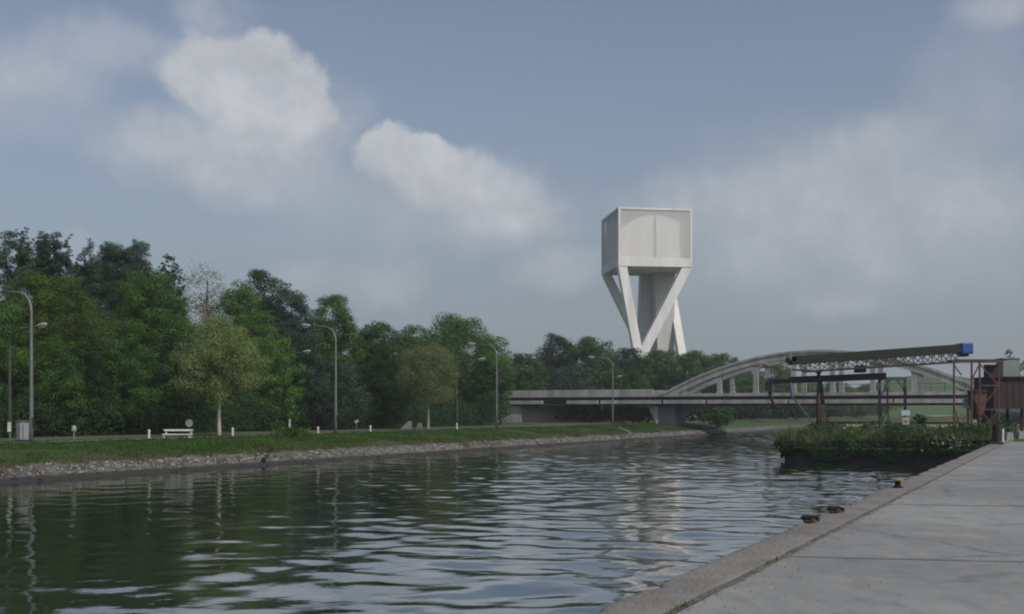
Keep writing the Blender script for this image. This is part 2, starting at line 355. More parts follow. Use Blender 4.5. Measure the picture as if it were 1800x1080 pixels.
# near quay: slabs with joints, and the coping along the water
mq = bpy.data.materials.new('quay_concrete'); mq.use_nodes = True; t = mq.node_tree; L = t.links.new; b = t.nodes['Principled BSDF']; b.inputs['Roughness'].default_value = .85; b.inputs['Specular IOR Level'].default_value = .25
tc = N(t, 'ShaderNodeTexCoord')
def tn(scale, detail, stretch=(1,1,1), rough=.6):
    mp = N(t, 'ShaderNodeMapping'); mp.inputs['Scale'].default_value = stretch; L(tc.outputs['Object'], mp.inputs[0])
    n = N(t, 'ShaderNodeTexNoise'); n.inputs['Scale'].default_value = scale; n.inputs['Detail'].default_value = detail; n.inputs['Roughness'].default_value = rough; L(mp.outputs[0], n.inputs['Vector']); return n.outputs[0]
def ramp(src, lo, hi, a, b_):
    mr = N(t, 'ShaderNodeMapRange'); mr.inputs[1].default_value = lo; mr.inputs[2].default_value = hi; mr.inputs[3].default_value = a; mr.inputs[4].default_value = b_; L(src, mr.inputs[0]); return mr.outputs[0]
def mixc(f, a, b_):
    mx = N(t, 'ShaderNodeMix', data_type='RGBA'); L(f, mx.inputs[0])
    for i, x in ((6, a), (7, b_)):
        if isinstance(x, tuple): mx.inputs[i].default_value = (*x, 1)
        else: L(x, mx.inputs[i])
    return mx.outputs[2]
col = mixc(ramp(tn(.35, 8, (1,.6,1), .65), .36, .64, 0, 1), (.246,.251,.244), (.172,.178,.174))
col = mixc(ramp(tn(3, 9, (1,.5,1), .75), .48, .72, 0, .65), col, (.115,.118,.115))
col = mixc(ramp(tn(.9, 9, rough=.7), .54, .72, 0, .75), col, (.31,.305,.28))
col = mixc(ramp(tn(38, 4), .66, .74, 0, .6), col, (.09,.09,.085))
wv = N(t, 'ShaderNodeTexNoise'); wv.inputs['Scale'].default_value = 1.4; wv.inputs['Detail'].default_value = 4; L(tc.outputs['Object'], wv.inputs['Vector'])
va = N(t, 'ShaderNodeVectorMath', operation='MULTIPLY_ADD'); L(wv.outputs['Color'], va.inputs[0]); va.inputs[1].default_value = (.9,.9,0); L(tc.outputs['Object'], va.inputs[2])
vo = N(t, 'ShaderNodeTexVoronoi', feature='DISTANCE_TO_EDGE'); vo.inputs['Scale'].default_value = .23; L(va.outputs[0], vo.inputs['Vector'])
ck = N(t, 'ShaderNodeMath', operation='MULTIPLY'); L(ramp(vo.outputs['Distance'], .002, .011, 1, 0), ck.inputs[0]); L(ramp(tn(.25, 3),   .45, .6, 0, .5), ck.inputs[1])
col = mixc(ck.outputs[0], col, (.07,.072,.068))
L(col, b.inputs['Base Color'])
bq = N(t, 'ShaderNodeBump'); bq.inputs['Strength'].default_value = .35; bq.inputs['Distance'].default_value = .03; L(tn(14, 8, rough=.7), bq.inputs['Height']); L(bq.outputs[0], b.inputs['Normal'])
M['coping'] = mat('coping_stone', (.22,.208,.188), (.125,.12,.108), .9, .9, .5, 16, detail=9, lo=.3, hi=.7)

# slabs are separated by open joints nearly square to the line of sight
def clip_quay(d0, d1, pmax):
    """a slab between two joints (distances along y at x=0, joint direction (1,-.17)) bounded by the coping line p = pmax"""
    out = []
    for d in (d0, d1):
        # point on the joint where p = pmax:  x = k, y = d - .17 k
        k = (0.458*d - pmax) / (0.889 + 0.458*.17); out.append((k, d - .17*k))
    (xa, ya), (xb, yb) = out
    return [(xa, ya), (90, d0 - .17*90), (90, d1 - .17*90), (xb, yb)]
mb = MB()
edges = [-14, -6, 1.2, 6.6, 12.35, 19.5, 26.6, 34, 42, 51, 60]
for d0, d1 in zip(edges[:-1], edges[1:]):
    g = .016; poly = clip_quay(d0 + g, d1 - g, 2.765)
    mb.prism([(x, y, -.35) for x, y in poly], (0, 0, .35))
quay = mb.build('quay_pavement', mq, kind='structure', bevel=.012)
cs = np.arange(-8, 66, .06); cp = np.array([2.8,2.81,2.9,3.0,3.1,3.2,3.28,3.34,3.38,3.40,3.405,3.40,3.39]); cz = np.array([-.3,-.006,.0,.003,.003,.002,0,-.003,-.01,-.03,-.10,-.3,-.6])
def wob_cope(Sg, Pg, Zg):
    chip = np.clip(vnoise(Sg*1.7, Pg*0+2, 51, 4) - .56, 0, 1)*1.1; top = Zg > -.2; edge = np.clip((Pg - 3.22)/.18, 0, 1)
    jn = np.abs((Sg/2.4) % 1.0 - .5) > .494
    Pn = Pg - edge*chip*.35 + (vnoise(Sg*.5, Pg*0, 52, 3) - .5)*.03*edge
    return Pn, Zg + np.where(top, (vnoise(Sg*3, Pg*6, 53, 4) - .5)*.016 - edge*chip*.10 - jn*.02, 0)
strip('quay_coping', list(zip(cp, cz)), cs, M['coping'], wob=wob_cope, smooth=True)
mb = MB()                                   # tar poured in the slab joints
for d in edges[1:-1]:
    k = (0.458*d - 2.76) / (0.889 + 0.458*.17); n = 60; xs = np.linspace(k, 60, n); w0 = .022 + .05*vnoise(xs*.7, xs*0 + d, 3, 3); w1 = .022 + .05*vnoise(xs*.7, xs*0 + d + 9, 4, 3)
    mb.add([Vector((x, d - .17*x - a, .004)) for x, a in zip(xs, w0)] + [Vector((x, d - .17*x + a, .004)) for x, a in zip(xs, w1)], [(i, i+1, n+i+1, n+i) for i in range(n-1)])
mb.build('joint_seal', mat('joint_tar', (.125,.13,.128), (.18,.185,.185), 1.5, .9, spec=.1), kind='structure')
mb = MB(); ssn = np.arange(-8, 64, .15); nn = len(ssn); w0 = .005 + .06*vnoise(ssn*1.1, ssn*0, 8, 3); w1 = .005 + .05*vnoise(ssn*1.3, ssn*0+5, 9, 3)
mb.add([C(a, 2.782 - b_, .005) for a, b_ in zip(ssn, w0)] + [C(a, 2.79 + b_, .0085) for a, b_ in zip(ssn, w1)], [(i, i+1, nn+i+1, nn+i) for i in range(nn-1)])
mb.build('joint_soil', mat('joint_soil', (.085,.083,.07), (.15,.147,.13), 2.5, .95, spec=.05), kind='structure')
strip('quay_wall', [(2.9,-.46),(3.33,-.46),(3.33,-2.5)], [-60, 66.5], M['concrete_dark'], smooth=False)
strip('ground', [(2.72,-.03),(-250,-.03)], [-60, 20, 60], M['sand'])
# right bank: land that reaches further out beyond the end of the quay
FR = 66.2
def wob_r(Sg, Pg, Zg):
    n = vnoise(Sg*.3, Pg*.3, 13, 3) - .5; k = np.clip((15.6-Pg)/3, 0, 1)*np.clip((Pg-2)/3, 0, 1)*(Sg > FR+1)
    return Pg, Zg + n*.5*k
strip('ground', [(p, z) for p, z in zip(np.linspace(15.9,2.8,18), np.interp(np.linspace(2.8,15.9,18)[::-1], [2.8,11,15,15.9], [-.05,-.15,-.5,-.7]))], np.concatenate([np.arange(FR+.1,150,1.0), np.arange(150,900,40)]), M['ground'], wob=wob_r)
strip('ground', [(40,-1.2),(38,-.3),(27,-.2),(15.4,-.25),(14.4,-.9)], np.linspace(185, 900, 14), M['ground'])
strip('ground', [(2.75,-.05),(-40,-.04),(-900,0)], np.linspace(60.5, 1500, 30), M['ground'])
mb = MB()
pl = [(15.9, FR+3.2), (15.6, FR+.8), (14.6, FR+.1), (10, FR), (6, FR-.1), (3.2, FR)]
for (p0, s0), (p1, s1) in zip(pl[:-1], pl[1:]):
    mb.add([C(s0,p0,-2.4), C(s1,p1,-2.4), C(s1,p1,-.6), C(s0,p0,-.6)], [(0,1,2,3)])
mb.add([C(FR+3.2,15.9,-2.4), C(900,15.9,-2.4), C(900,15.9,-.6), C(FR+3.2,15.9,-.6)], [(3,2,1,0)])
mb.add([C(s0,p0,-.6) for p0, s0 in pl] + [C(FR+3.2, 3.2, -.6)], [list(range(7))])
mb.build('basin_wall', mat('weathered_wall', (.05,.05,.048), (.03,.032,.03), .8, .9, .5, 5), kind='structure')
# pale yard under the conveyors and the strip of the loading road
def patch(name, pts, m, z):
    mb = MB(); mb.add([Vector((q[0], q[1], z)) for q in pts], [list(range(len(pts)))]); return mb.build(name, m, kind='structure')
patch('yard', [at(1490,108), at(1790,96), at(1790,128), at(1480,133)], M['sand'], .02)
patch('path', [at(1700,74), at(1960,60), at(1960,92), at(1740,90)], M['sand'], .012)
# pasture hill far behind the right bank
hx = np.linspace(60, 620, 60); hy = np.linspace(380, 900, 40); HX, HY = np.meshgrid(hx, hy, indexing='ij')
HZ = 21*np.exp(-((HX/HY-.39)/.115)**2)*np.clip((HY-380)/200, 0, 1)**.8*np.clip((900-HY)/250,0,1)**.5 + 1.6*(vnoise(HX*.01, HY*.01, 2, 3)-.5)*np.clip((HY-380)/120,0,1) + .01
link('hill', grid_mesh('hill', HX, HY, HZ), M['hill'], kind='structure')

# ------------------------------------------------------------------ foliage builders
def leaf_quads(c, nrm, length, width, r, droop=0.0):
    n = len(c); nrm = nrm / (np.linalg.norm(nrm, axis=1, keepdims=True) + 1e-9)
    a = r.normal(size=(n, 3)); a[:, 2] -= droop
    tg = a - nrm*np.sum(a*nrm, 1, keepdims=True); tg /= np.linalg.norm(tg, axis=1, keepdims=True) + 1e-9
    bt = np.cross(nrm, tg); L = length*r.uniform(.65, 1.35, (n, 1)); Wd = width*r.uniform(.7, 1.3, (n, 1))
    v = np.stack([c - tg*L*.5, c + bt*Wd*.5 + tg*L*.05, c + tg*L*.5 - nrm*L*.12, c - bt*Wd*.5 + tg*L*.05], 1).reshape(-1, 3)
    return v
def crown_points(kind, R, H, zb, r):
    """leaf centres, normals for a crown of radius R between zb and H"""
    mid, rz = (H + zb)/2, (H - zb)/2
    par = dict(broad=(.9,.205,'egg'), poplar=(1.0,.16,'egg'), young=(1.3,.30,'egg'), sparse=(.9,.26,'round'), shrub=(.9,.24,'round'), cone=(1.0,.17,'cone'))[kind]
    area = R*R + R*rz*2; n_sh = int(np.clip(5.0*area*par[0], 34, 230)); n_in = n_sh//2
    i = np.arange(n_sh) + .5; ph = np.arccos(1 - 2*i/n_sh); gt = math.pi*(1 + 5**.5)*i
    d = np.stack([np.cos(gt)*np.sin(ph), np.sin(gt)*np.sin(ph), np.cos(ph)], 1) + r.normal(0, .10, (n_sh, 3))
    d2 = r.normal(size=(n_in, 3)); d = np.concatenate([d, d2]); d /= np.linalg.norm(d, axis=1, keepdims=True)
    rad = np.concatenate([r.uniform(.74, 1.0, n_sh), r.uniform(.1, .8, n_in)])[:, None]
    keep = np.ones(n_sh + n_in, bool); keep[:n_sh] = r.random(n_sh) > (.25 if kind == 'sparse' else .10)
    az = np.arctan2(d[:, 1], d[:, 0])[:, None]; f = r.uniform(0, 6.28, 5)
    wob = 1 + .10*np.sin(2*az + f[0] + 3*d[:, 2:]) + .09*np.sin(3*az + f[1] - 5*d[:, 2:]) + .07*np.sin(5*az + f[2] + 7*d[:, 2:]) + .05*np.sin(9*d[:, 2:] + f[3])
    q = d*rad*wob
    if par[2] == 'cone': q[:, :2] *= np.clip(1.05 - .55*(q[:, 2:]+1)/2, .2, 1.2)
    if par[2] == 'egg': q[:, :2] *= np.clip(1.10 - .25*(q[:, 2:]+.2), .5, 1.15)
    cl = np.stack([q[:, 0]*R, q[:, 1]*R, mid + q[:, 2]*rz], 1)[keep]
    cr = (par[1]*(R*.65 + rz*.35)*r.uniform(.6, 1.35, len(q)))[keep]
    cl[:, 2] = np.minimum(cl[:, 2], H - cr*.55)
    if kind == 'poplar':                       # upright plumes breaking the outline
        k = 13; a = r.uniform(0, 6.28, k); q = r.uniform(.25, .85, k)*R
        for i in range(k):
            hh = H*r.uniform(.88, 1.03) - .12*q[i]; m = 12
            zc = np.linspace(hh - rz*.6, hh, m)
            cl = np.concatenate([cl, np.stack([np.cos(a[i])*q[i] + r.normal(0, .18, m), np.sin(a[i])*q[i] + r.normal(0, .18, m), zc], 1)])
            cr = np.concatenate([cr, np.linspace(.9, .34, m)*R*.22])
    return cl, cr, par
def make_crown(kind, R, H, zb, seed, leaf, dens=1.0, droop=0.0, nrm_up=.45):
    r = np.random.default_rng(seed); cl, cr, par = crown_points(kind, R, H, zb, r)
    pts, nr = [], []
    for c, q in zip(cl, cr):
        n = int(np.clip(dens*3.9*q*q/(leaf*leaf*.55), 14, 1500))
        d = r.normal(size=(n, 3)); d[:, 2] += .35; d /= np.linalg.norm(d, axis=1, keepdims=True)
        rad = r.uniform(.2, 1.0, (n, 1)) ** .5
        off = d*rad*q*np.array([1.12, 1.12, .78]); off[:, 2] -= droop*q*r.random(n)*.9
        pts.append(c + off); nr.append(d*.95 + np.array([0, 0, nrm_up*.5]) + r.normal(0, .24, (n, 3)))
    pts = np.concatenate(pts); nr = np.concatenate(nr)
    ok = pts[:, 2] > .03; pts, nr = pts[ok], nr[ok]
    v = leaf_quads(pts, nr, leaf, leaf*.68, r, droop)
    return np_mesh('crown', v, 4, len(pts), np.arange(len(v)))
def trunk_mb(base, H, zb, R, seed, rad):
    r = np.random.default_rng(seed); m = MB(); b = Vector(base)
    lean = Vector((r.normal(0, .02), r.normal(0, .02), 0))
    top = zb + (H - zb)*.8
    path = [b + Vector((0,0,-.3))] + [b + Vector((lean.x*z + r.normal(0,.03), lean.y*z + r.normal(0,.03), z)) for z in np.linspace(.25, top, 7)]
    m.tube(path, [rad*1.35] + list(np.linspace(rad, rad*.22, 7)), 7)
    for i in range(9):
        f = r.uniform(.0, .75); z0 = zb*.85 + (top - zb*.85)*f; p0 = b + Vector((lean.x*z0, lean.y*z0, z0)); a = r.uniform(0, 6.28); ln = R*r.uniform(.45, .85)*(1-.4*f)
        p1 = p0 + Vector((math.cos(a)*ln*.5, math.sin(a)*ln*.5, ln*.35)); p2 = p0 + Vector((math.cos(a)*ln, math.sin(a)*ln, ln*.75))
        q = rad*.30*(1-.5*f); m.tube([p0, p1, p2], [q, q*.65, q*.25], 5)
    return m
TREES = []
def tree(name, px, ytop, hw, t, kind, lm, label, zb=.25, leaf=None, bark='bark', seed=0, dens=1.0, cat='tree', group=None, base=-.02, droop=0.0, trunk_r=None):
    loc = at(px, t, base); H = zz(ytop, t) - base; R = hw*t/F; zbm = H*zb
    leaf = leaf or max(.08, .00145*t)
    o = root(name, loc, label, cat, group)
    me = make_crown(kind, R, H, zbm, seed + int(px)*7 + int(ytop), leaf, dens, droop)
    link('crown' if kind != 'shrub' else 'foliage', me, M[lm], o)
    trunk_mb(loc, H, max(zbm, .3), R, seed + int(px), trunk_r or max(.05, H*.014)).build('trunk' if kind != 'shrub' else 'stem', M[bark], o, smooth=True)
    return o

# ------------------------------------------------------------------ the wood on the far bank
WG = 'trees of the wood on the far bank'
def wood(name, px, ytop, hw, p, kind, lm, label, **kw): return tree(name, px, ytop, hw, t_of(px, p), kind, lm, label, group=WG, **kw)
wood('poplar_tree', 22, 404, 40, 68, 'poplar', 'leaf_grey', 'tall grey green poplar at the left edge behind the yellow green tree', zb=.42, leaf=.10, dens=1.9)
wood('poplar_tree', 92, 406, 42, 70, 'poplar', 'leaf_grey', 'tall grey green poplar with rounded top, second from the left edge', zb=.42, leaf=.10, dens=1.9)
wood('poplar_tree', 208, 424, 66, 70, 'poplar', 'leaf_grey', 'broadest tall poplar, grey green with feathery top and bare lower gaps', zb=.35, leaf=.10, dens=1.5)
wood('poplar_tree', 300, 450, 26, 69, 'poplar', 'leaf_dark', 'narrow dark spired tree between broad poplar and pale thin tree', zb=.3, leaf=.16, dens=1.4)
wood('poplar_tree', 136, 452, 26, 72, 'poplar', 'leaf_grey', 'smaller grey green poplar filling the dip between two tall poplars', zb=.3, leaf=.15, dens=1.4)
wood('thin_tree', 360, 458, 46, 68, 'sparse', 'leaf_pale', 'thin pale cream tree with sky showing through its sparse leaves', zb=.42, dens=.16, leaf=.15)
wood('dark_tree', 458, 474, 46, 70, 'broad', 'leaf_dark', 'dark tree with knobbly top rising behind the bright green tree', zb=.3)
wood('broadleaf_tree', 425, 494, 54, 64, 'broad', 'leaf_bright', 'bright green broadleaf tree beside the pale thin tree', zb=.2)
wood('broadleaf_tree', 508, 498, 46, 66, 'broad', 'leaf_grey', 'dull grey green round tree between bright green trees', zb=.2)
wood('broadleaf_tree', 582, 520, 50, 66, 'broad', 'leaf_bright', 'bright green round topped tree standing above the curved lamp', zb=.15)
wood('broadleaf_tree', 662, 562, 52, 66, 'broad', 'leaf_green', 'mid green flat topped tree right of the bright round topped tree', zb=.15)
wood('broadleaf_tree', 727, 572, 44, 68, 'broad', 'leaf_green', 'mid green tree behind the bronze young tree', zb=.15)
wood('broadleaf_tree', 800, 553, 74, 66, 'broad', 'leaf_green', 'broad green tree at the end of the wood with sky flecks in its crown', zb=.12, dens=.75)
wood('broadleaf_tree', 862, 592, 40, 64, 'broad', 'leaf_green', 'green tree sloping down at the bridge end of the wood', zb=.1)
wood('broadleaf_tree', 90, 486, 100, 61, 'broad', 'leaf_yellow', 'wide yellow green tree under the two tall poplars', zb=.15)
wood('broadleaf_tree', 2, 530, 60, 58, 'broad', 'leaf_green', 'green tree cut by the left edge behind the first lamp', zb=.05)
wood('broadleaf_tree', 85, 590, 62, 56, 'broad', 'leaf_green', 'leafy mid green tree with low branches right of the first lamp', zb=.04)
wood('broadleaf_tree', 146, 580, 48, 57, 'broad', 'leaf_dark', 'dark blue green rounded tree in front of the yellow green tree', zb=.03)
wood('broadleaf_tree', 268, 478, 74, 61, 'broad', 'leaf_bright', 'large layered green tree below the broad poplar', zb=.1)
wood('broadleaf_tree', 222, 588, 62, 56, 'broad', 'leaf_green', 'low spreading dark gapped tree under the large layered tree', zb=.04)
wood('broadleaf_tree', 315, 590, 60, 56, 'broad', 'leaf_dark', 'dark low tree behind the white bench', zb=.03)
wood('broadleaf_tree', 475, 588, 54, 57, 'broad', 'leaf_bright', 'green tree reaching the ground right of the olive young tree', zb=.03)
wood('willow', 585, 632, 62, 54.5, 'broad', 'leaf_grey', 'pale grey green willow around the second lamp', zb=.05, droop=.6)
wood('broadleaf_tree', 535, 600, 44, 59, 'broad', 'leaf_dark', 'dark tree in the gap left of the willow', zb=.03)
wood('broadleaf_tree', 665, 630, 52, 56, 'broad', 'leaf_dark', 'dark leafy tree between the willow and the bronze tree', zb=.03)
wood('broadleaf_tree', 710, 655, 44, 58, 'broad', 'leaf_grey', 'small dull green tree behind the white blocks', zb=.05)
wood('broadleaf_tree', 848, 622, 36, 56, 'cone', 'leaf_dark', 'narrow dark upright tree between the last two lamps of the wood', zb=.03)
wood('broadleaf_tree', 790, 640, 44, 59, 'broad', 'leaf_dark', 'dark tree behind the bronze young tree and third lamp', zb=.03)
wood('broadleaf_tree', 880, 640, 18, 58, 'broad', 'leaf_dark', 'small dark tree against the left bridge abutment', zb=.03)
wood('broadleaf_tree', 402, 600, 52, 62, 'broad', 'leaf_dark', 'dark tree directly behind the olive young tree', zb=.03)
tree('young_tree', 385, 556, 62, t_of(375, 48.6), 'young', 'leaf_olive', 'young olive leaved tree with a pale trunk right of the bench', zb=.27, bark='pale_bark', leaf=.085, dens=.62, group='young pale trunked trees by the path', trunk_r=.13)
tree('young_tree', 753, 606, 48, t_of(750, 48.6), 'young', 'leaf_brown', 'young bronze leaved tree with a pale trunk beside the white blocks', zb=.26, bark='pale_bark', leaf=.085, dens=.62, group='young pale trunked trees by the path', trunk_r=.13)
tree('shrub', 512, 752, 36, t_of(512, 46.2), 'shrub', 'leaf_bright', 'low green bush growing on the crest of the grass bank', zb=0.02, cat='shrub', base=-.15, leaf=.16)

# trees behind the bridge
BG = 'trees behind the bridge'
def far_tree(px, ytop, hw, t, lm, label, kind='broad', **kw):
    return tree('broadleaf_tree', px, ytop, hw, t, kind, lm, label, zb=kw.pop('zb', .06), group=BG, leaf=kw.pop('leaf', .25), **kw)
far_tree(922, 622, 42, 172, 'leaf_green', 'green tree behind the bridge next to the end of the wood')
far_tree(980, 588, 40, 184, 'leaf_dark', 'tallest dark tree behind the bridge, with a small peak, left of the lamp')
far_tree(1040, 594, 48, 180, 'leaf_green', 'round green tree behind the lamp that stands before the bridge')
far_tree(1005, 640, 46, 160, 'leaf_grey', 'lower dull green tree just above the left bridge railing')
far_tree(1105, 612, 44, 186, 'leaf_dark', 'dark tree hiding the left foot of the white tower')
far_tree(1160, 616, 42, 182, 'leaf_green', 'green tree in front of the middle legs of the white tower')
far_tree(1095, 645, 46, 162, 'leaf_green', 'lower green tree above the bridge railing right of the lamp')
far_tree(1218, 618, 44, 190, 'leaf_bright', 'brighter green tree hiding the right foot of the white tower')
far_tree(1180, 652, 40, 166, 'leaf_dark', 'low dark tree behind the left foot of the arch')
far_tree(1262, 622, 34, 205, 'leaf_green', 'green tree between the white tower and the rising arch')
far_tree(1291, 628, 18, 260, 'leaf_dark', 'small distant dark tree touching the rising arch')
far_tree(1255, 660, 40, 185, 'leaf_dark', 'dark tree seen through the first arch opening')
far_tree(1318, 652, 38, 210, 'leaf_green', 'green tree seen through the second arch opening')
far_tree(1368, 640, 34, 250, 'leaf_yellow', 'yellow green tree seen through the arch above the rusty pole')
far_tree(1412, 662, 36, 270, 'leaf_bright', 'bright green tree seen between the two conveyors')
far_tree(1470, 672, 40, 300, 'leaf_green', 'low green tree seen under the slate conveyor right of the mast')
far_tree(1535, 676, 40, 330, 'leaf_yellow', 'low yellow green tree seen left of the teal frame')
far_tree(1772, 616, 20, 130, 'leaf_dark', 'dark tree showing above the grey silo')
far_tree(1808, 630, 26, 120, 'leaf_bright', 'bright green tree at the right edge above the brown container')
# under the deck
UG = 'trees seen under the bridge deck'
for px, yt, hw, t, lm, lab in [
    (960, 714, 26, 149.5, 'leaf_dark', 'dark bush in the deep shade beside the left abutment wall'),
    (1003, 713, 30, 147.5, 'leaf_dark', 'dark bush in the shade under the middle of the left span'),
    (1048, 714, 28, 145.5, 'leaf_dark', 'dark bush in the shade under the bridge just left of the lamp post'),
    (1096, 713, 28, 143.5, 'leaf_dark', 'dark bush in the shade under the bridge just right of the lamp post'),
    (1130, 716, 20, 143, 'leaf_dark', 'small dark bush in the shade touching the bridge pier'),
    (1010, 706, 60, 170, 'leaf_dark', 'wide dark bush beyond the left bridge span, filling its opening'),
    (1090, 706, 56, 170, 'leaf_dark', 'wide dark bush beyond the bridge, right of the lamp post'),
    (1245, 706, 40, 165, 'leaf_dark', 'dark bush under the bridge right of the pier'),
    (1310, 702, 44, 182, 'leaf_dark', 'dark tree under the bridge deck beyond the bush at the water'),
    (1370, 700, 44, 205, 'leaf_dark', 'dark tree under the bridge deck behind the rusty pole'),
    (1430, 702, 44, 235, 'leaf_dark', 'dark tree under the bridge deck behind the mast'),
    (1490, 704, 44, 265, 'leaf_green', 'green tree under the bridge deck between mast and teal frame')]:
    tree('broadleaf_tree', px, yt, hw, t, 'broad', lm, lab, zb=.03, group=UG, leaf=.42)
tree('shrub', 1262, 716, 30, t_of(1250, 42.5), 'shrub', 'leaf_green', 'spreading green bush on the far bank beside the bridge pier', zb=.03, cat='shrub', base=-.6, leaf=.3)

# woodland undergrowth: ground cover at the foot of the trees
def scatter_leaves(name, pts, nrm, leaf, m, seed, droop=0.0, wid=.68):
    r = np.random.default_rng(seed); v = leaf_quads(pts, nrm, leaf, leaf*wid, r, droop)
    return link(name, np_mesh(name, v, 4, len(pts), np.arange(len(v))), m, kind='stuff')
r = np.random.default_rng(5)
def thicket(n, s0, s1, p0, p1, hmax, seed):
    r = np.random.default_rng(seed); s = r.uniform(s0, s1, n); p = r.uniform(p0, p1, n)
    h = hmax*(.25 + 1.1*vnoise(s*.45, p*.5, seed, 3)); z = h*r.random(n)**.7
    X = U.x*s + NV.x*p; Y = U.y*s + NV.y*p
    nrm = r.normal(0, .6, (n, 3)) + np.array([.35, -.6, .6]); return np.stack([X, Y, z], 1), nrm
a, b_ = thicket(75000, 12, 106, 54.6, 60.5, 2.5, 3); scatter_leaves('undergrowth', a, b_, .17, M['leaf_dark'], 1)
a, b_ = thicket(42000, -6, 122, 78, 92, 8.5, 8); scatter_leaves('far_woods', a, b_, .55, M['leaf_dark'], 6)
# distant line of woods closing the view
def far_wood(x0, x1, t, hmax, n, seed, m):
    r = np.random.default_rng(seed); px = r.uniform(x0, x1, n); tt = t + r.uniform(-12, 12, n)
    h = hmax*(.55 + .75*vnoise(px*.035, px*0, seed, 4)); z = h*r.random(n)**.6
    pts = np.stack([(px-900)/F*tt, tt, z], 1); return scatter_leaves('far_woods', pts, r.normal(0, .6, (n, 3)) + np.array([.3, -.6, .6]), 1.5, m, seed)
far_wood(1130, 1500, 430, 11, 7000, 1, M['leaf_green']); far_wood(1480, 1960, 520, 5, 5000, 2, M['leaf_green'])
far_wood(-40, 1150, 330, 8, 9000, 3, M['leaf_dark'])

# grass on the bank: many blades
def blades(name, s, p, z, h, w, m, seed):
    r = np.random.default_rng(seed); n = len(s); X = U.x*s + NV.x*p; Y = U.y*s + NV.y*p
    b0 = np.stack([X, Y, z], 1); a = r.uniform(0, 6.283, n); side = np.stack([np.cos(a), np.sin(a), np.zeros(n)], 1)*w*.5
    tip = b0 + np.stack([r.normal(0, .45, n)*h, r.normal(0, .45, n)*h, h*r.uniform(.7, 1.2, n)], 1)
    v = np.stack([b0 - side, b0 + side, tip], 1).reshape(-1, 3)
    return link(name, np_mesh(name, v, 3, n, np.arange(3*n)), m, kind='stuff')
n = 85000
s = 14 + 130*r.random(n)**1.25; p = r.uniform(41.7, 47.5, n)
z = np.interp(p, *TURF) - .12; hh = .14 + .22*vnoise(s*.6, p*.9, 6, 3)
blades('grass', s, p, z, hh, .085, M['grass'], 3)
n = 30000; s = r.uniform(14, 130, n); p = r.normal(41.8, .42, n) - .35*np.clip(vnoise(s*.7, s*0, 15, 3)-.45, 0, 1)*3; z = np.interp(p, *TURF) - .14
blades('dry_grass', s, p, z, .28 + 0*s, .07, mat('dry_grass', (.13,.115,.06), (.065,.072,.03), .6, .9), 5)
# loose stones along the water's edge of the far bank
def rocks(name, n, s, p, z, size, m, seed):
    r = np.random.default_rng(seed)
    base = np.array([[1,0,0],[-1,0,0],[0,1,0],[0,-1,0],[0,0,1],[0,0,-1]], float); tri = np.array([[0,2,4],[2,1,4],[1,3,4],[3,0,4],[2,0,5],[1,2,5],[3,1,5],[0,3,5]])
    V = base[None]*r.uniform(.6, 1.3, (n, 6, 1))*size[:, None, None]*np.array([1.2, 1.0, .75]); an = r.uniform(0, 6.28, n); ca, sa = np.cos(an)[:, None], np.sin(an)[:, None]
    x = V[:, :, 0]*ca - V[:, :, 1]*sa; y = V[:, :, 0]*sa + V[:, :, 1]*ca
    V = np.stack([x + (U.x*s + NV.x*p)[:, None], y + (U.y*s + NV.y*p)[:, None], V[:, :, 2] + z[:, None]], -1).reshape(-1, 3)
    idx = (tri[None] + (np.arange(n)*6)[:, None, None]).reshape(-1)
    return link(name, np_mesh(name, V, 3, n*8, idx), m, kind='stuff')
n = 3000; s = 14 + 130*r.random(n)**1.2; p = r.normal(40.75, .27, n); n2 = vnoise(s*.25, s*0+1, 5, 2) - .5
z = np.interp(p, [39.8,40.2,40.5,41.2,42.0], [-1.75,-1.42,-1.2,-.92,-.80]); rocks('bank_stones', n, s, p + n2*.7, z, r.uniform(.22, .40, n)**2, M['rock'], 9)

# ------------------------------------------------------------------ far bank furniture
# lamps: the water side row leans its arms away from the canal, the road side row towards it
def make_lamp(px, p, sign, label, group, pm='galv', Hh=7.75):
    tt = t_of(px, p); base = at(px, tt, 0); o = root('street_lamp', base, label, 'street lamp', group)
    d = NV * sign
    pts = [base + Vector((0,0,-.3)), base + Vector((0,0,1.2)), base + Vector((0,0,4)), base + Vector((0,0,Hh - 1.0))]
    rad = [.115, .11, .085, .07]
    for k in range(1, 7):
        a = math.pi/2*k/6*.93; pts.append(base + Vector((0,0,Hh - 1.0)) + d*(1.0 - math.cos(a)) + Vector((0,0,math.sin(a)))); rad.append(.065)
    pe = pts[-1] + d*1.45 + Vector((0,0,.16)); pts.append(pe); rad.append(.05)
    MB().tube(pts, rad, 10).build('pole', M[pm], o, smooth=True)
    h = MB(); ax = (d + Vector((0,0,.1))).normalized(); h.tube([pe - ax*.05, pe + ax*.08, pe + ax*.4, pe + ax*.72, pe + ax*.8], [.05, .1, .14, .11, .04], 8)
    hd = h.build('lamp_head', M['lamp_head'], o, smooth=True)
    MB().box(pe + ax*.42 - Vector((0,0,.12)), .42, .16, .06, ax, ax.cross(Vector((0,0,1)))).build('lens', M['white_paint'], hd)
    MB().box(base + Vector((0,0,1.0)) + d*-.1, .05, .12, .5, d, d.cross(Vector((0,0,1)))).build('access_door', M['steel_dark'], o)
    return o
LA, LB = 'curved street lamps along the water side of the path', 'curved street lamps along the wood side of the road'
la = make_lamp(55, 47.8, 1, 'tall curved lamp at the left edge with its arm pointing away from the canal', LA)
for px, lab in ((590, 'curved lamp standing in front of the grey green willow'), (873, 'straight looking lamp post beside the left bridge abutment'), (1077, 'curved lamp on the grass in front of the bridge deck')):
    copy_tree(la, at(px, t_of(px, 47.8), 0), lab)
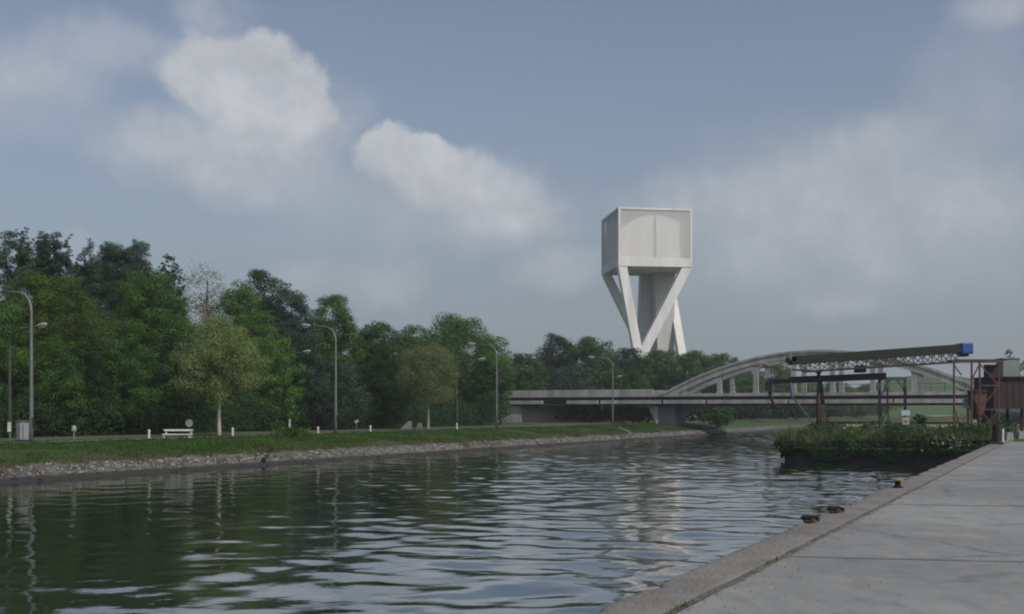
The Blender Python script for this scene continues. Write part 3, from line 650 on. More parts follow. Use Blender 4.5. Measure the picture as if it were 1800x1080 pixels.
lb = make_lamp(17, 55.0, -1, 'thin dark lamp post behind the first tall lamp, arm towards the canal', LB, 'pole_dark', 6.3)
for px, p, lab in ((493, 59, 'half hidden lamp rising out of the trees between olive tree and willow'), (803, 52.5, 'lamp with arm towards the canal right of the bronze tree'), (1058, 60, 'lamp head just showing below the arm of the lamp before the bridge')):
    copy_tree(lb, at(px, t_of(px, p), 0), lab)
# white marker posts
def post(px, p, h, label, w=.13, cap=None, group='white marker posts along the far bank path'):
    b = at(px, t_of(px, p), -.02); o = root('marker_post', b, label, 'post', group)
    MB().tube([b, b + Vector((0,0,h*.8))], [w*.55, w*.5], 8).build('shaft', M['white_paint'], o)
    MB().tube([b + Vector((0,0,h*.8+.002)), b + Vector((0,0,h)), b + Vector((0,0,h+.04))], [w*.62, w*.6, w*.2], 8).build('cap', M[cap or 'white_paint'], o)
post(262, 47.2, .48, 'white marker post left of the bench')
post(409, 47.2, .5, 'white marker post right of the olive tree trunk')
post(559, 47.2, .45, 'white marker post left of the second lamp')
post(651, 47.2, .45, 'white marker post right of the willow')
post(509, 47.4, 1.0, 'taller white post above the low bush on the bank', cap='sign_grey')
post(803, 47.0, .5, 'short white post at the foot of the third lamp')
# stubby post with a mailbox-like head
b0 = at(130, t_of(130, 47.4), -.02); o = root('meter_post', b0, 'grey post with a rounded head right of the first lamp', 'post')
MB().tube([b0, b0 + Vector((0,0,.5))], .05, 8).build('shaft', M['galv'], o)
MB().tube([b0 + Vector((0,0,.45)), b0 + Vector((0,0,.55)), b0 + Vector((0,0,.75)), b0 + Vector((0,0,.82))], [.06,.13,.13,.05], 10).build('head', M['sign_grey'], o)
b0 = at(627, t_of(627, 49), -.02); o = root('small_sign', b0, 'small tilted sign on a thin post right of the second lamp', 'sign')
MB().tube([b0, b0 + Vector((0,0,.8))], .03, 6).build('post', M['galv'], o)
MB().box(b0 + Vector((0,-.04,.78)), .3, .03, .22, (1,0,.6), (0,1,0)).build('panel', M['sign_grey'], o)
# bench
b0 = at(312, t_of(312, 47.4), -.02); tb = b0.y; o = root('bench', b0, 'low white bench on the bank in front of the dark trees', 'bench')
ax = Vector((1,.02,0)).normalized(); ay = Vector((-.02,1,0)); wd = 1.75
MB().box(b0 + Vector((0,0,.19)), wd, .42, .07, ax, ay).build('seat', M['white_paint'], o, bevel=.01)
MB().box(b0 + Vector((0,.2,.44)), wd, .05, .11, ax, ay).build('backrest', M['white_paint'], o, bevel=.01)
for k in (-1, 1):
    m = MB(); m.box(b0 + ax*(k*.75) + Vector((0,0,.072)), .09, .34, .16, ax, ay); m.box(b0 + ax*(k*.75) + Vector((0,.255,.24)), .08, .05, .5, ax, ay); m.build('leg', M['white_paint'], o)
b0 = at(333, t_of(333, 50), 0); o = root('round_sign', b0, 'round grey sign seen from behind at the right end of the bench', 'sign')
MB().tube([b0 + Vector((0,0,-.1)), b0 + Vector((0,0,.95))], .03, 6).build('post', M['galv'], o)
MB().tube([b0 + Vector((0,-.045,.8)), b0 + Vector((0,-.075,.8))], .24, 20).build('disc', M['sign_grey'], o)
# cabinet and board beside the first lamp
b0 = at(43, t_of(43, 49.5), 0); o = root('utility_cabinet', b0, 'grey utility cabinet behind the foot of the first tall lamp', 'cabinet')
MB().box(b0 + Vector((0,0,.52)), .72, .4, .96, (1,.1,0), (-.1,1,0)).build('body', M['sign_grey'], o, bevel=.02)
MB().box(b0 + Vector((0,0,1.035)), .8, .48, .06, (1,.1,0), (-.1,1,0)).build('lid', M['galv'], o)
MB().box(b0 + Vector((.02,-.215,.5)), .02, .02, .8, (1,.1,0), (-.1,1,0)).build('door_seam', M['steel_dark'], o)
b0 = at(17.5, t_of(17.5, 49), 0); o = root('kilometre_post', b0, 'white lower post with a plate left of the utility cabinet', 'post')
MB().tube([b0, b0 + Vector((0,0,.98))], .05, 8).build('shaft', M['galv'], o)
MB().box(b0 + Vector((0,-.07,.75)), .18, .03, .5).build('plate', M['white_paint'], o)
# white concrete blocks under the wood
for px, w, lab in ((712, 'wedge', 'white wedge shaped concrete block left of the bronze tree trunk'), (735, 'stub', 'narrow white concrete block next to the bronze tree trunk')):
    b0 = at(px, t_of(px, 50.5), 0); e = Vector((0, .6, 0))
    if w == 'wedge': poly = [b0 + Vector((-.45,0,-.05)), b0 + Vector((.52,0,-.05)), b0 + Vector((.52,0,.66)), b0 + Vector((.3,0,.7)), b0 + Vector((.0,0,.45))]
    else: poly = [b0 + Vector((-.25,0,-.05)), b0 + Vector((.3,0,-.05)), b0 + Vector((.3,0,.5)), b0 + Vector((.0,0,.52))]
    tag(MB().prism(poly, e).build('concrete_block', M['white_paint']), lab, 'block', 'white concrete blocks by the bronze tree')
# drain channel and stair down the bank
def bank_z(p): return float(np.interp(p, [40.2,40.6,41.2,42.1,43.6,45.2,46.2,47.6], [-1.42,-1.15,-.95,-.74,-.38,-.08,.02,.02]))
def on_bank(s0, p0, k, p, dz=0.0): return C(s0 - k*(p0 - p), p, bank_z(p) + dz)
# stairs with rails, and a drain cut through the stones
s0 = Vector((at(1086, t_of(1086, 44)).x, t_of(1086, 44), 0)).dot(U); o = root('bank_stairs', on_bank(s0, 44, 1.0, 44), 'narrow dark railed stairs down the bank below the last lamp', 'stairs'); m = MB()
for k in range(9):
    p = 43.8 - .38*k; m.box(on_bank(s0, 44, 1.0, p, .05), .7, .3, .16, U, NV)
m.build('steps', M['concrete_dark'], o)
for e in (-.4, .4):
    r_ = MB(); pp = [on_bank(s0 + e, 44, 1.0, p, .75) for p in np.linspace(44, 40.9, 6)]; r_.tube(pp, .04, 6)
    for q in (pp[0], pp[2], pp[5]): r_.tube([q - Vector((0,0,.85)), q], .035, 6)
    r_.build('handrail', M['black'], o)
s0 = Vector((at(480, t_of(480, 42.6)).x, t_of(480, 42.6), 0)).dot(U); o = root('drain_channel', on_bank(s0, 42.6, .9, 42.6), 'dark drain cut through the stones below the low bush on the crest', 'drain')
MB().bar(on_bank(s0, 42.6, 1.6, 42.3, -.02), on_bank(s0, 42.6, 1.6, 40.4, .02), .22, .2).build('channel', M['black'], o)

# ------------------------------------------------------------------ the arched bridge
SB, WB = 130.4, 6.5
br = root('arch_bridge', C(SB, 27, 2.3), 'grey concrete arch bridge across the canal with flared posts', 'bridge')
def BX(p, z, s=0.0): return C(SB + s, p, z)
def slab(p0, p1, z0, z1, s0, s1): return MB().prism([BX(p0, z0, s0), BX(p1, z0, s0), BX(p1, z1, s0), BX(p0, z1, s0)], U*(s1 - s0))
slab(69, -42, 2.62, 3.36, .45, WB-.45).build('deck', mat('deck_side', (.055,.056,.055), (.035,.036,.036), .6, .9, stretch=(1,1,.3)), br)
for s0 in (0.0, WB - .45): slab(69.2, -42.2, 3.363, 3.74, s0, s0 + .45).build('kerb_beam', M['concrete'], br)
# lower flange in lengths with gaps, as the light band shows
gaps = [69, 59.9, 55.6, 51.9, 51.5, 43.6, 43.2, 30, 29.8, 18, 17.8, 6, 5.8, -42]
gaps = [68.4, 62.6, 59.0, 54.6, 54.2, 46.0, 45.6, 40.2, 39.9, 30, 29.8, 18, 17.8, 6, 5.8, -42]
for i in range(0, len(gaps) - 1, 2):
    slab(gaps[i], gaps[i+1], 2.46, 2.93, -.12, .44).build('edge_beam', M['concrete'], br)
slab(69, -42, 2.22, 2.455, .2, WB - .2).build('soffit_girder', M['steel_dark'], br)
# approach parapet left of the arch
for s0 in (.02, WB - .25): slab(69.2, 47, 3.742, 4.32, s0, s0 + .2).build('parapet', M['concrete'], br)
# railing along the deck
m = MB(); q = 45.5
while q > -42:
    m.bar(BX(q, 3.74, .9), BX(q, 4.7, .9), .05); q -= 1.5
m.bar(BX(45.6, 4.7, .9), BX(-42, 4.7, .9), .06); m.bar(BX(45.6, 4.25, .9), BX(-42, 4.25, .9), .04); m.build('railing', M['galv'], br)
PC, PH, ZA, RISE = 26.9, 18.9, 3.75, 5.05
def arch_z(p): q = (p - PC) / PH; return ZA + RISE * (1 - q*q)
def arch(s0, wid):
    n = 48; a = MB(); ps = [PC + PH*math.cos(math.pi*i/n) for i in range(n + 1)]
    def ring(p, z0, z1, e): return [BX(p, z0, s0 - e), BX(p, z0, s0 + wid + e), BX(p, z1, s0 + wid + e), BX(p, z1, s0 - e)]
    def sweep(o0, o1, e):
        vs = []; fs = []
        for p in ps:
            z = arch_z(p); sl = -2*RISE*(p - PC)/PH**2; k = math.sqrt(1 + sl*sl); vs += ring(p, max(z + o0*k, 3.4), max(z + o1*k, 3.55), e)
        for i in range(n):
            for j in range(4): fs.append((4*i + j, 4*i + (j+1) % 4, 4*i + 4 + (j+1) % 4, 4*i + 4 + j))
        fs += [(3,2,1,0), (4*n, 4*n+1, 4*n+2, 4*n+3)]; a.add(vs, fs)
    sweep(-.95, -.26, 0); sweep(-.258, .0, .1)
    return a.build('arch_rib', M['concrete'], br)
def hanger(p, s0, wid):
    zt = arch_z(p) - .85; zb = 3.742; hgt = zt - zb
    if hgt < .5: return
    f = min(.6, hgt*.55); w = .27; pr = []
    for k in range(6):
        a = math.pi/2*k/5; pr.append((w + f*(1 - math.cos(a))*.8, zt - f + f*math.sin(a)))
    sl = -2*RISE*(p - PC)/PH**2
    right = [(-.5*1.1*w - 0, zb), (-w, zb + .25)] ; poly = [BX(p + w*1.35, zb, s0), BX(p + w, zb + .3, s0)] + [BX(p + x, z + sl*x*(z - zb)/hgt, s0) for x, z in pr] + [BX(p - x, z - sl*x*(z - zb)/hgt, s0) for x, z in pr[::-1]] + [BX(p - w, zb + .3, s0), BX(p - w*1.35, zb, s0)]
    MB().prism(poly, U*wid).build('hanger_post', M['concrete'], br)
for s0 in (.02, WB - .72):
    arch(s0, .7)
    for k in range(8): hanger(43.0 - 4.55*k, s0 + .1, .5)
for p in (33.9, 29.35, 24.8, 20.25): MB().bar(BX(p, arch_z(p) - .5, .72), BX(p, arch_z(p) - .5, WB - .73), .35, .4).build('cross_beam', M['concrete'], br)
# supports
MB().prism([BX(69.5,-.3,.3), BX(66.0,-.3,.3), BX(66.0,2.2,.3), BX(69.5,2.2,.3)], U*(WB - .6)).build('abutment', M['concrete'], br)
MB().prism([BX(65.997,-.3,.8), BX(58.0,-.3,4.6), BX(58.0,2.2,4.6), BX(65.997,2.2,.8)], U*1.2).build('side_wall', M['concrete_dark'], br)  # shade of the deck painted in as a darker wall colour
MB().prism([BX(46.6,-1.2,.9), BX(44.6,-1.2,1.3), BX(44.6,2.215,1.3), BX(46.6,2.215,.9)], U*(WB - 1.8)).build('pier', M['concrete_dark'], br)  # pier colour darkened to stand in for shade below the deck
MB().prism([BX(47.7,1.7,.5), BX(46.603,-.2,.5), BX(46.603,2.215,.5), BX(47.7,2.215,.5)], U*(WB - 1.0)).build('pier_bracket', M['concrete'], br)
MB().prism([BX(9.5,-.6,.3), BX(4.5,-.6,.3), BX(4.5,2.2,.3), BX(9.5,2.2,.3)], U*(WB - .6)).build('abutment', M['concrete'], br)

# ------------------------------------------------------------------ the white water tower
TD = 255.0; NL = Vector(((1087-900)/F*TD, TD, 0)); th = math.radians(8); A = Vector((math.cos(th), math.sin(th), 0)); B = Vector((-math.sin(th), math.cos(th), 0)); SIDE = 18.0
Z0, Z1 = zz(467.5, TD), zz(363.8, TD)
def TW(a, b, z): return NL + A*(a*SIDE) + B*(b*SIDE) + Vector((0,0,z))
tw = root('water_tower', TW(.5,.5,0), 'white cube shaped water tower on slanting legs rising behind the trees', 'water tower')
mesh_m = bpy.data.materials.new('tower_screen'); mesh_m.use_nodes = True; t = mesh_m.node_tree; b = t.nodes['Principled BSDF']; b.inputs['Roughness'].default_value = .7
tcs = N(t, 'ShaderNodeTexCoord'); sxs = N(t, 'ShaderNodeSeparateXYZ'); t.links.new(tcs.outputs['Object'], sxs.inputs[0]); cxs = N(t, 'ShaderNodeCombineXYZ'); t.links.new(math_node(t, 'ADD', sxs.outputs[0], sxs.outputs[1]), cxs.inputs[0]); t.links.new(sxs.outputs[2], cxs.inputs[1])
bk = N(t, 'ShaderNodeTexBrick', offset=0.0); bk.inputs['Scale'].default_value = 1.0; bk.inputs['Brick Width'].default_value = 1.2; bk.inputs['Row Height'].default_value = .8; bk.inputs['Mortar Size'].default_value = .05
bk.inputs['Color1'].default_value = (.90,.885,.87,1); bk.inputs['Color2'].default_value = (.86,.845,.83,1); bk.inputs['Mortar'].default_value = (.79,.78,.77,1); t.links.new(cxs.outputs[0], bk.inputs['Vector']); t.links.new(bk.outputs['Color'], b.inputs['Base Color'])
tr = N(t, 'ShaderNodeBsdfTransparent'); ms = N(t, 'ShaderNodeMixShader'); ms.inputs[0].default_value = .32; t.links.new(tr.outputs[0], ms.inputs[1]); t.links.new(b.outputs[0], ms.inputs[2]); t.links.new(ms.outputs[0], t.nodes['Material Output'].inputs[0])
def tbox(a0, a1, b0, b1, z0, z1): return MB().prism([TW(a0,b0,z0), TW(a1,b0,z0), TW(a1,b1,z0), TW(a0,b1,z0)], (0,0,z1-z0))
e = .55/SIDE; zb = Z0 + 2.0
tbox(0,1,0,1,Z0,Z0+.5).build('floor_slab', M['white_concrete'], tw)
for a0,a1,b0,b1 in ((0,1,0,e),(0,1,1-e,1),(0,e,e+.0002,1-e-.0002),(1-e,1,e+.0002,1-e-.0002)): tbox(a0,a1,b0,b1,Z0+.503,zb).build('base_band', M['white_concrete'], tw)
for a0,b0 in ((0,0),(1-e,0),(0,1-e),(1-e,1-e)): tbox(a0,a0+e,b0,b0+e,zb+.003,Z1-.503).build('corner_post', M['white_concrete'], tw)
tbox(.0,1,.0,1,Z1-.5,Z1).build('roof_slab', M['white_concrete'], tw)
g = .12/SIDE
for a0,a1,b0,b1 in ((e,1-e,.006,.006+g),(e,1-e,1-.006-g,1-.006),(.006,.006+g,e,1-e),(1-.006-g,1-.006,e,1-e)): tbox(a0,a1,b0,b1,zb+.003,Z1-.503).build('screen', mesh_m, tw)
# arched inner wall close behind the screens, and the round tank
def arch_panel(f, hi=.84):
    poly = [f(e, zb)]; n = 20
    poly = [f(e*1.1, zb+.01), f(hi, zb+.01)]
    for i in range(n + 1):
        x = hi + (e*1.1 - hi)*i/n; poly.append(f(x, Z1 - 1.6 - 3.4*((x-.5)/.46)**2 if abs(x-.5) < .46 else Z1 - 5.0))
    return poly
m = MB().prism(arch_panel(lambda x, z: TW(x, .03, z)), B*.3); m.build('arched_wall', M['white_concrete'], tw)
m = MB().prism(arch_panel(lambda x, z: TW(.03, 1-x, z)), A*.3); m.build('arched_wall', M['white_concrete'], tw)
tbox(e*1.05,1-e*1.05,.065,.08,zb+.01,Z1-.51).build('interior_shade_sheet', M['concrete_dark'], tw); tbox(.065,.08,.085,1-e*1.05,zb+.01,Z1-.51).build('interior_shade_sheet', M['concrete_dark'], tw)  # dark sheets added behind the screens, standing in for the dim interior
tbox(.495,.512,.012,.024,zb+.01,Z1-1.9).build('mullion', M['sign_grey'], tw)
ctr = TW(.5,.5,0); MB().tube([ctr + Vector((0,0,zb-.2)), ctr + Vector((0,0,Z1-3)), ctr + Vector((0,0,Z1-1.2))], [7.4,7.4,2], 40).build('tank', M['white_concrete'], tw, smooth=False)
def leg(p0, p1, w, d=None):
    p0, p1 = Vector(p0), Vector(p1); d = d or w; ax = (p1 - p0).normalized()
    x = A - ax*A.dot(ax); x.normalize(); return MB().box((p0+p1)/2, (p1-p0).length, w, d, ax, x).build('leg', M['white_concrete'], tw)
zt = Z0 - .004
def slant(a0, b0, a1, b1, w=2.1, d=2.1, ztop=None):
    """a leg with level ends, so it meets slab and ground squarely"""
    h = w/2/SIDE; k = d/2/SIDE; zt_ = zt if ztop is None else ztop
    vs = [TW(a0+i*h, b0+j*k, zt_) for i, j in ((-1,-1),(1,-1),(1,1),(-1,1))] + [TW(a1+i*h, b1+j*k, -.5) for i, j in ((-1,-1),(1,-1),(1,1),(-1,1))]
    MB().add(vs, [(0,1,2,3),(7,6,5,4),(0,4,5,1),(1,5,6,2),(2,6,7,3),(3,7,4,0)]).build('leg', M['white_concrete'], tw)
c = 1.05/SIDE
slant(c, c, .44, c, 2.1, 1.9)                 # near left corner leaning right
slant(1-c-.004, c+.002, -.10, c+.08, 2.5, 1.9)          # near right corner down to the left
slant(c, 1-c, 1.05, 1-c-.06, 2.2, 1.9)             # far left corner down to the right
slant(.66, .93, .60, 1.0, 4.4, 2.6)
slant(1-c, 1-c-.01, 1.04, .12, 1.9, 2.4)
slant(.84, .93, .80, .9, 3.4, 2.4)
def taper(a0, b0, w0, d0, a1, b1, w1, d1):
    q = lambda a, b, w, d, z: [TW(a + i*w/2/SIDE, b + j*d/2/SIDE, z) for i, j in ((-1,-1),(1,-1),(1,1),(-1,1))]
    return MB().add(q(a0, b0, w0, d0, zt-.004) + q(a1, b1, w1, d1, -.5), [(0,1,2,3),(7,6,5,4),(0,4,5,1),(1,5,6,2),(2,6,7,3),(3,7,4,0)])
taper(.80,.70,5.4,3.4,.83,.70,3.0,3.0).build('stair_shaft', M['shaded_concrete'], tw)  # shaft colour holds the shade below the box
taper(.93,.80,1.7,1.7,.50,.86,1.7,1.7).build('leg', M['white_concrete'], tw)

# ------------------------------------------------------------------ conveyors and loading gear on the right bank
TC = 75.0
def Q(px, py, dt=0.0): return pt(px, py, TC + dt)
PXM = TC/F
def beam(a, b, th, dep): # a box gallery between two centre points, upright faces
    m = MB(); m.bar(a, b, dep, th); return m
# upper green gallery with its truss
o = root('conveyor', Q(1540, 762), 'long dark green inclined conveyor with blue wrapped head on a steel truss', 'conveyor')
beam(Q(1388, 634.5), Q(1684, 613.5), .60, 1.1).build('gallery', M['conv_green'], o, bevel=.02)
mm = MB(); mm.bar(Q(1684.5, 613.6), Q(1705, 613), 1.25, .78); hd = mm.build('head_cover', M['blue'], o, bevel=.08)
MB().bar(Q(1686, 624.8), Q(1700, 624.4), .6, .2).build('head_frame', M['rust_red'], o)
MB().bar(Q(1386, 626, -.3), Q(1398, 634, -.3), .5, .35).build('tail_pulley_guard', M['galv'], o)
MB().tube([Q(1385, 634, -.6), Q(1385, 634, .6)], .2, 14).build('tail_drum', M['black'], o)
mm = MB(); up0, up1, lo0, lo1 = (1405, 642.5), (1688, 622), (1411, 654), (1688, 636.5); n = 17
for dy in (-.5, .5):
    mm.bar(Q(*lo0, dy), Q(*lo1, dy), .09, .14)
    for i in range(n):
        f0, f1 = i/n, (i+1)/n
        lerp = lambda a, b, f: (a[0] + (b[0]-a[0])*f, a[1] + (b[1]-a[1])*f)
        mm.bar(Q(*lerp(lo0, lo1, f0), dy), Q(*lerp(up0, up1, f1), dy), .05); mm.bar(Q(*lerp(up0, up1, f0), dy), Q(*lerp(lo0, lo1, f1), dy), .05); mm.bar(Q(*lerp(up0, up1, f0), dy), Q(*lerp(lo0, lo1, f0), dy), .06)
mm.build('truss', M['steel_dark'], o)
mm = MB()
for i in range(34):
    f = i/33; x, y = 1408 + 276*f, 640.5 - 19*f
    mm.tube([Q(x, y + .8, -.56), Q(x, y + .8, .56)], .07, 6)
mm.build('roller', M['steel_dark'], o).__setitem__('kind', 'stuff')
mm = MB(); mm.box(Q(1512, 649), .6, .8, .5); mm.build('drive_motor', M['steel_dark'], o)
# lower slate conveyor and the teal portal that carries it
o = root('conveyor', Q(1450, 762, 2), 'lower slate grey conveyor under the green one, with thin pulley end at left', 'conveyor')
beam(Q(1390, 668.5, 2), Q(1554, 661.5, 2), .46, 1.0).build('gallery', M['slate'], o, bevel=.02)
mm = MB(); 
for dy in (1.55, 2.45): mm.bar(Q(1347, 671, dy), Q(1391, 670, dy), .1, .3)
mm.bar(Q(1349, 671.3, 1.55), Q(1349, 671.3, 2.45), .1); mm.build('tail_frame', M['slate'], o)
MB().tube([Q(1352, 671, 1.4), Q(1352, 671, 2.6)], .27, 14).build('tail_drum', M['teal'], o)
mm = MB(); 
for i in range(9): mm.tube([Q(1360+i*4.2, 669.6-.1*i, 1.6), Q(1360+i*4.2, 669.6-.1*i, 2.4)], .05, 6)
mm.build('roller', M['steel_dark'], o).__setitem__('kind', 'stuff')
MB().bar(Q(1392, 650, 1.3), Q(1440, 654, 1.3), .08, .12).build('walkway_rail', M['steel_dark'], o)
MB().bar(Q(1437, 654, 1.3), Q(1437, 668, 1.3), .06).build('rail_post', M['steel_dark'], o)
o = root('portal_frame', Q(1568, 762, 3), 'teal steel portal frame with braced legs under the conveyors', 'frame')
for px in (1546, 1591):
    for dy in (2.6, 5.0): MB().bar(Q(px, 667, dy), at(px, TC + dy, -.3), .16).build('leg', M['teal'], o)
MB().bar(Q(1544, 666, 2.55), Q(1593, 666, 2.55), .2, .22).build('top_beam', M['teal'], o)
MB().bar(Q(1546, 665.4, 5.05), Q(1591, 665.4, 5.05), .18, .2).build('top_beam', M['teal'], o)
mm = MB(); mm.bar(Q(1546, 700, 2.6), Q(1565, 667, 2.6), .07); mm.bar(Q(1559, 668, 2.6), at(1562, TC+2.6, 0), .09); mm.bar(Q(1546, 718, 2.6), Q(1546.5, 718, 5.0), .08); mm.bar(Q(1546, 750, 2.6), Q(1562, 716, 2.6), .06); mm.bar(Q(1591, 716, 2.6), Q(1591, 716, 5), .08); mm.bar(Q(1546, 690, 2.6), Q(1552, 757, 2.6), .05); mm.bar(Q(1591, 690, 2.6), Q(1577, 668, 2.6), .07); mm.build('brace', M['teal'], o)
# mast with rusty legs
o = root('mast', at(1443, TC+1, -.3), 'rusty brown mast with a dark ragged foot holding up the slate conveyor', 'mast')
MB().tube([at(1438, TC+.6, -.3), Q(1438, 700, .6), Q(1440, 655, .6)], [.13,.12,.09], 8).build('leg', M['rust'], o, smooth=True)
MB().tube([at(1447, TC+1.2, -.3), Q(1446.5, 712, 1.2), Q(1443, 668, 1.2)], [.2,.16,.08], 8).build('leg', M['steel_dark'], o, smooth=True)
mm = MB()
for y in range(690, 756, 9): mm.bar(Q(1438, y, .6), Q(1446.5, y+5, 1.2), .06)
mm.build('rungs', M['steel_dark'], o)
mm = MB(); mm.box(Q(1445, 735, 1.1), .42, .5, 1.7, (1,0,.06), (0,1,0)); mm.build('counterweight', M['rust'], o, bevel=.08)
MB().box(Q(1439, 653.5, .6), .3, .4, .22).build('head_plate', M['steel_dark'], o)
# hanging chute and its braces at the left end
o = root('chute_arm', Q(1356, 700, 1), 'bent rusty chute arm hanging from the left end of the slate conveyor', 'chute')
MB().tube([Q(1350, 672, 1), Q(1354, 694, 1), Q(1359, 708, 1), Q(1371, 723, 1)], [.11,.12,.12,.06], 8).build('pipe', M['rust'], o, smooth=True)
MB().box(Q(1351, 680, 1), .36, .5, .7).build('hopper', M['slate'], o)
o = root('stay_brace', at(1438, TC, 0), 'thin teal diagonal brace running down to the mast foot', 'brace')
MB().tube([Q(1388, 676, .9), Q(1392, 697, .6), Q(1412, 722, .3), at(1440, TC, .3), at(1440, TC, -.3)], .055, 6).build('rod', M['teal'], o)
MB().bar(Q(1389, 673.5, .9), Q(1391, 690, .8), .14, .14).build('bracket', M['pale_blue'], o)
# red lattice tower
o = root('lattice_tower', at(1716, 72, 0), 'rusty red lattice tower with crossed braces carrying the conveyor end', 'tower')
TL = 72.0
def R_(px, py, dt=0.0): return pt(px, py, TL + dt)
for px, yt in ((1677, 637), (1708, 637), (1722, 637), (1756, 637)):
    for dy in (0.0, 1.8): MB().bar(R_(px, yt, dy), at(px, TL + dy, -.3), .10).build('leg', M['rust_red'], o)
mm = MB()
for dy in (-.03, 1.83):
    mm.bar(R_(1672, 636, dy), R_(1760, 636, dy), .16, .16)
    for y in (678, 720): mm.bar(R_(1722, y, dy), R_(1756, y, dy), .08)
    for a, b2 in (((1722,640),(1756,678)), ((1756,680),(1722,718)), ((1722,722),(1756,757)), ((1756,722),(1722,757)), ((1677,642),(1690,660)), ((1677,738),(1708,760)), ((1677,715),(1690,760)), ((1708,690),(1722,722)), ((1722,640),(1708,668))): mm.bar(R_(*a, dy), R_(*b2, dy), .07)
    mm.bar(R_(1677, 736, dy), R_(1708, 736, dy), .07)
for px in (1677, 1708, 1722, 1756): mm.bar(R_(px, 637.5, 0), R_(px, 637.5, 1.8), .12)
mm.build('bracing', M['rust_red'], o)
MB().box(R_(1716, 634, .9), 88*TL/F, 1.9, .07).build('platform', M['steel_dark'], o)
MB().box(R_(1742, 653, 1.2), 26*TL/F, .06, .9).build('mesh_panel', M['steel_dark'], o)
mm = MB(); mm.prism([R_(1712,686,.3), R_(1736,686,.3), R_(1732,718,.3), R_(1726,738,.3), R_(1720,738,.3), R_(1717,718,.3)], Vector((0,1.1,0))); mm.build('chute', M['rust_red'], o)
# brown hopper container on legs
o = root('hopper_container', at(1770, 76.5, 0), 'dark brown corrugated steel container raised on legs at the right edge', 'container')
mm = MB(); x0, x1 = (1712-900)/F*78.4, (1900-900)/F*76; zt_, zb_ = zz(665, 76), zz(719, 76); xs = np.arange(x0, x1, .12)
prof = []
for i, x in enumerate(xs): prof.append(Vector((x, 75.2 + (.03 if (i//2) % 2 else 0), zb_)))
back = [Vector((x1, 78.4, zb_)), Vector((x0, 78.4, zb_))]
mm.prism(prof + back, (0, 0, zt_ - zb_)); mm.build('body', M['brown_red'], o)
MB().box(Vector(((x0+x1)/2, 76.75, zt_ + .05)), x1 - x0 + .1, 3.5, .09).build('lid', M['steel_dark'], o)
for x in (x0 + .25, x0 + 2.2, x0 + 4.2):
    for y in (75.7, 77.9): MB().bar(Vector((x, y, zb_ - .003)), Vector((x, y, -.3)), .16).build('leg', M['brown_red'], o)
MB().prism([Vector((x0+.05,77.2,zb_-.004)), Vector((x0+.75,77.2,zb_-.004)), Vector((x0+.7,77.2,zz(750,77))), Vector((x0+.1,77.2,zz(750,77)))], (0,.9,0)).build('outlet', M['brown_red'], o)
# pale tank trailer below, silo above
o = root('storage_tank', at(1775, 79.5, 0), 'pale blue grey tank lying behind the legs of the brown container', 'tank')
c0, c1 = pt(1738, 734, 80), pt(1850, 734, 80); MB().tube([c0, c0 + Vector((.12,0,0)), c1 - Vector((.12,0,0)), c1], [.3,.5,.5,.3], 16).build('shell', M['pale_blue'], o, smooth=True)
for px in (1748, 1778, 1815): MB().box(pt(px, 751, 80), .3, .8, .62).build('cradle', M['sign_grey'], o)
o = root('silo', at(1771, 82, 0), 'grey green sheet metal silo standing above the brown container', 'silo')
ms_, mt_ = at(1771, 82, zz(666, 82)), at(1771, 82, zz(632, 82)); MB().box((ms_ + mt_)/2, 1.22, 1.2, (mt_ - ms_).z).build('body', M['silo'], o, bevel=.02)
MB().box(mt_ + Vector((0,0,.04)), 1.3, 1.3, .07).build('lid', M['galv'], o)
for i in (-.5, .5):
    for j in (-.5, .5): MB().bar(ms_ + Vector((i, j, -.003)), at(1771, 82, -.3) + Vector((i, j, 0)), .14).build('leg', M['galv'], o)
o = root('control_cabinet', at(1702, 78, 0), 'pale teal control box on a stand left of the brown container', 'cabinet')
MB().box(pt(1701.5, 708, 78), .52, .5, .75).build('body', M['pale_blue'], o, bevel=.02)
MB().bar(pt(1701.5, 717.5, 78), at(1701.5, 78, -.3), .14).build('stand', M['galv'], o)
MB().box(pt(1701.5, 707, 77.745), .4, .02, .5).build('door', M['silo'], o)
# shipping sign
b0 = at(1592, 66, -.2); o = root('waterway_sign', b0, 'white and red waterway sign in the bushes below the teal frame', 'sign')
MB().bar(b0, pt(1592, 722, 66), .1).build('post', M['galv'], o)
MB().box(pt(1592, 726, 65.92), .52, .05, .32).build('panel', M['pale_blue'], o)
lp = MB().box(pt(1592, 740.5, 65.92), .42, .05, .42).build('panel', M['sign_grey'], o)
MB().box(pt(1592, 741, 65.885), .22, .02, .14).build('emblem', M['red'], lp)
for px, lab in ((1441, 'white stake among the weeds below the mast'), (1484, 'white stake among the weeds right of the mast')):
    b0 = at(px, 68.5, -.4); o = root('marker_stake', b0, lab, 'post', 'white stakes on the basin wall')
    MB().tube([b0, b0 + Vector((0,0,.86))], [.1,.09], 8).build('stake', M['white_paint'], o); MB().tube([b0 + Vector((0,0,.862)), b0 + Vector((0,0,.9)), b0 + Vector((0,0,.94))], [.11,.11,.03], 8).build('cap', M['sign_grey'], o)
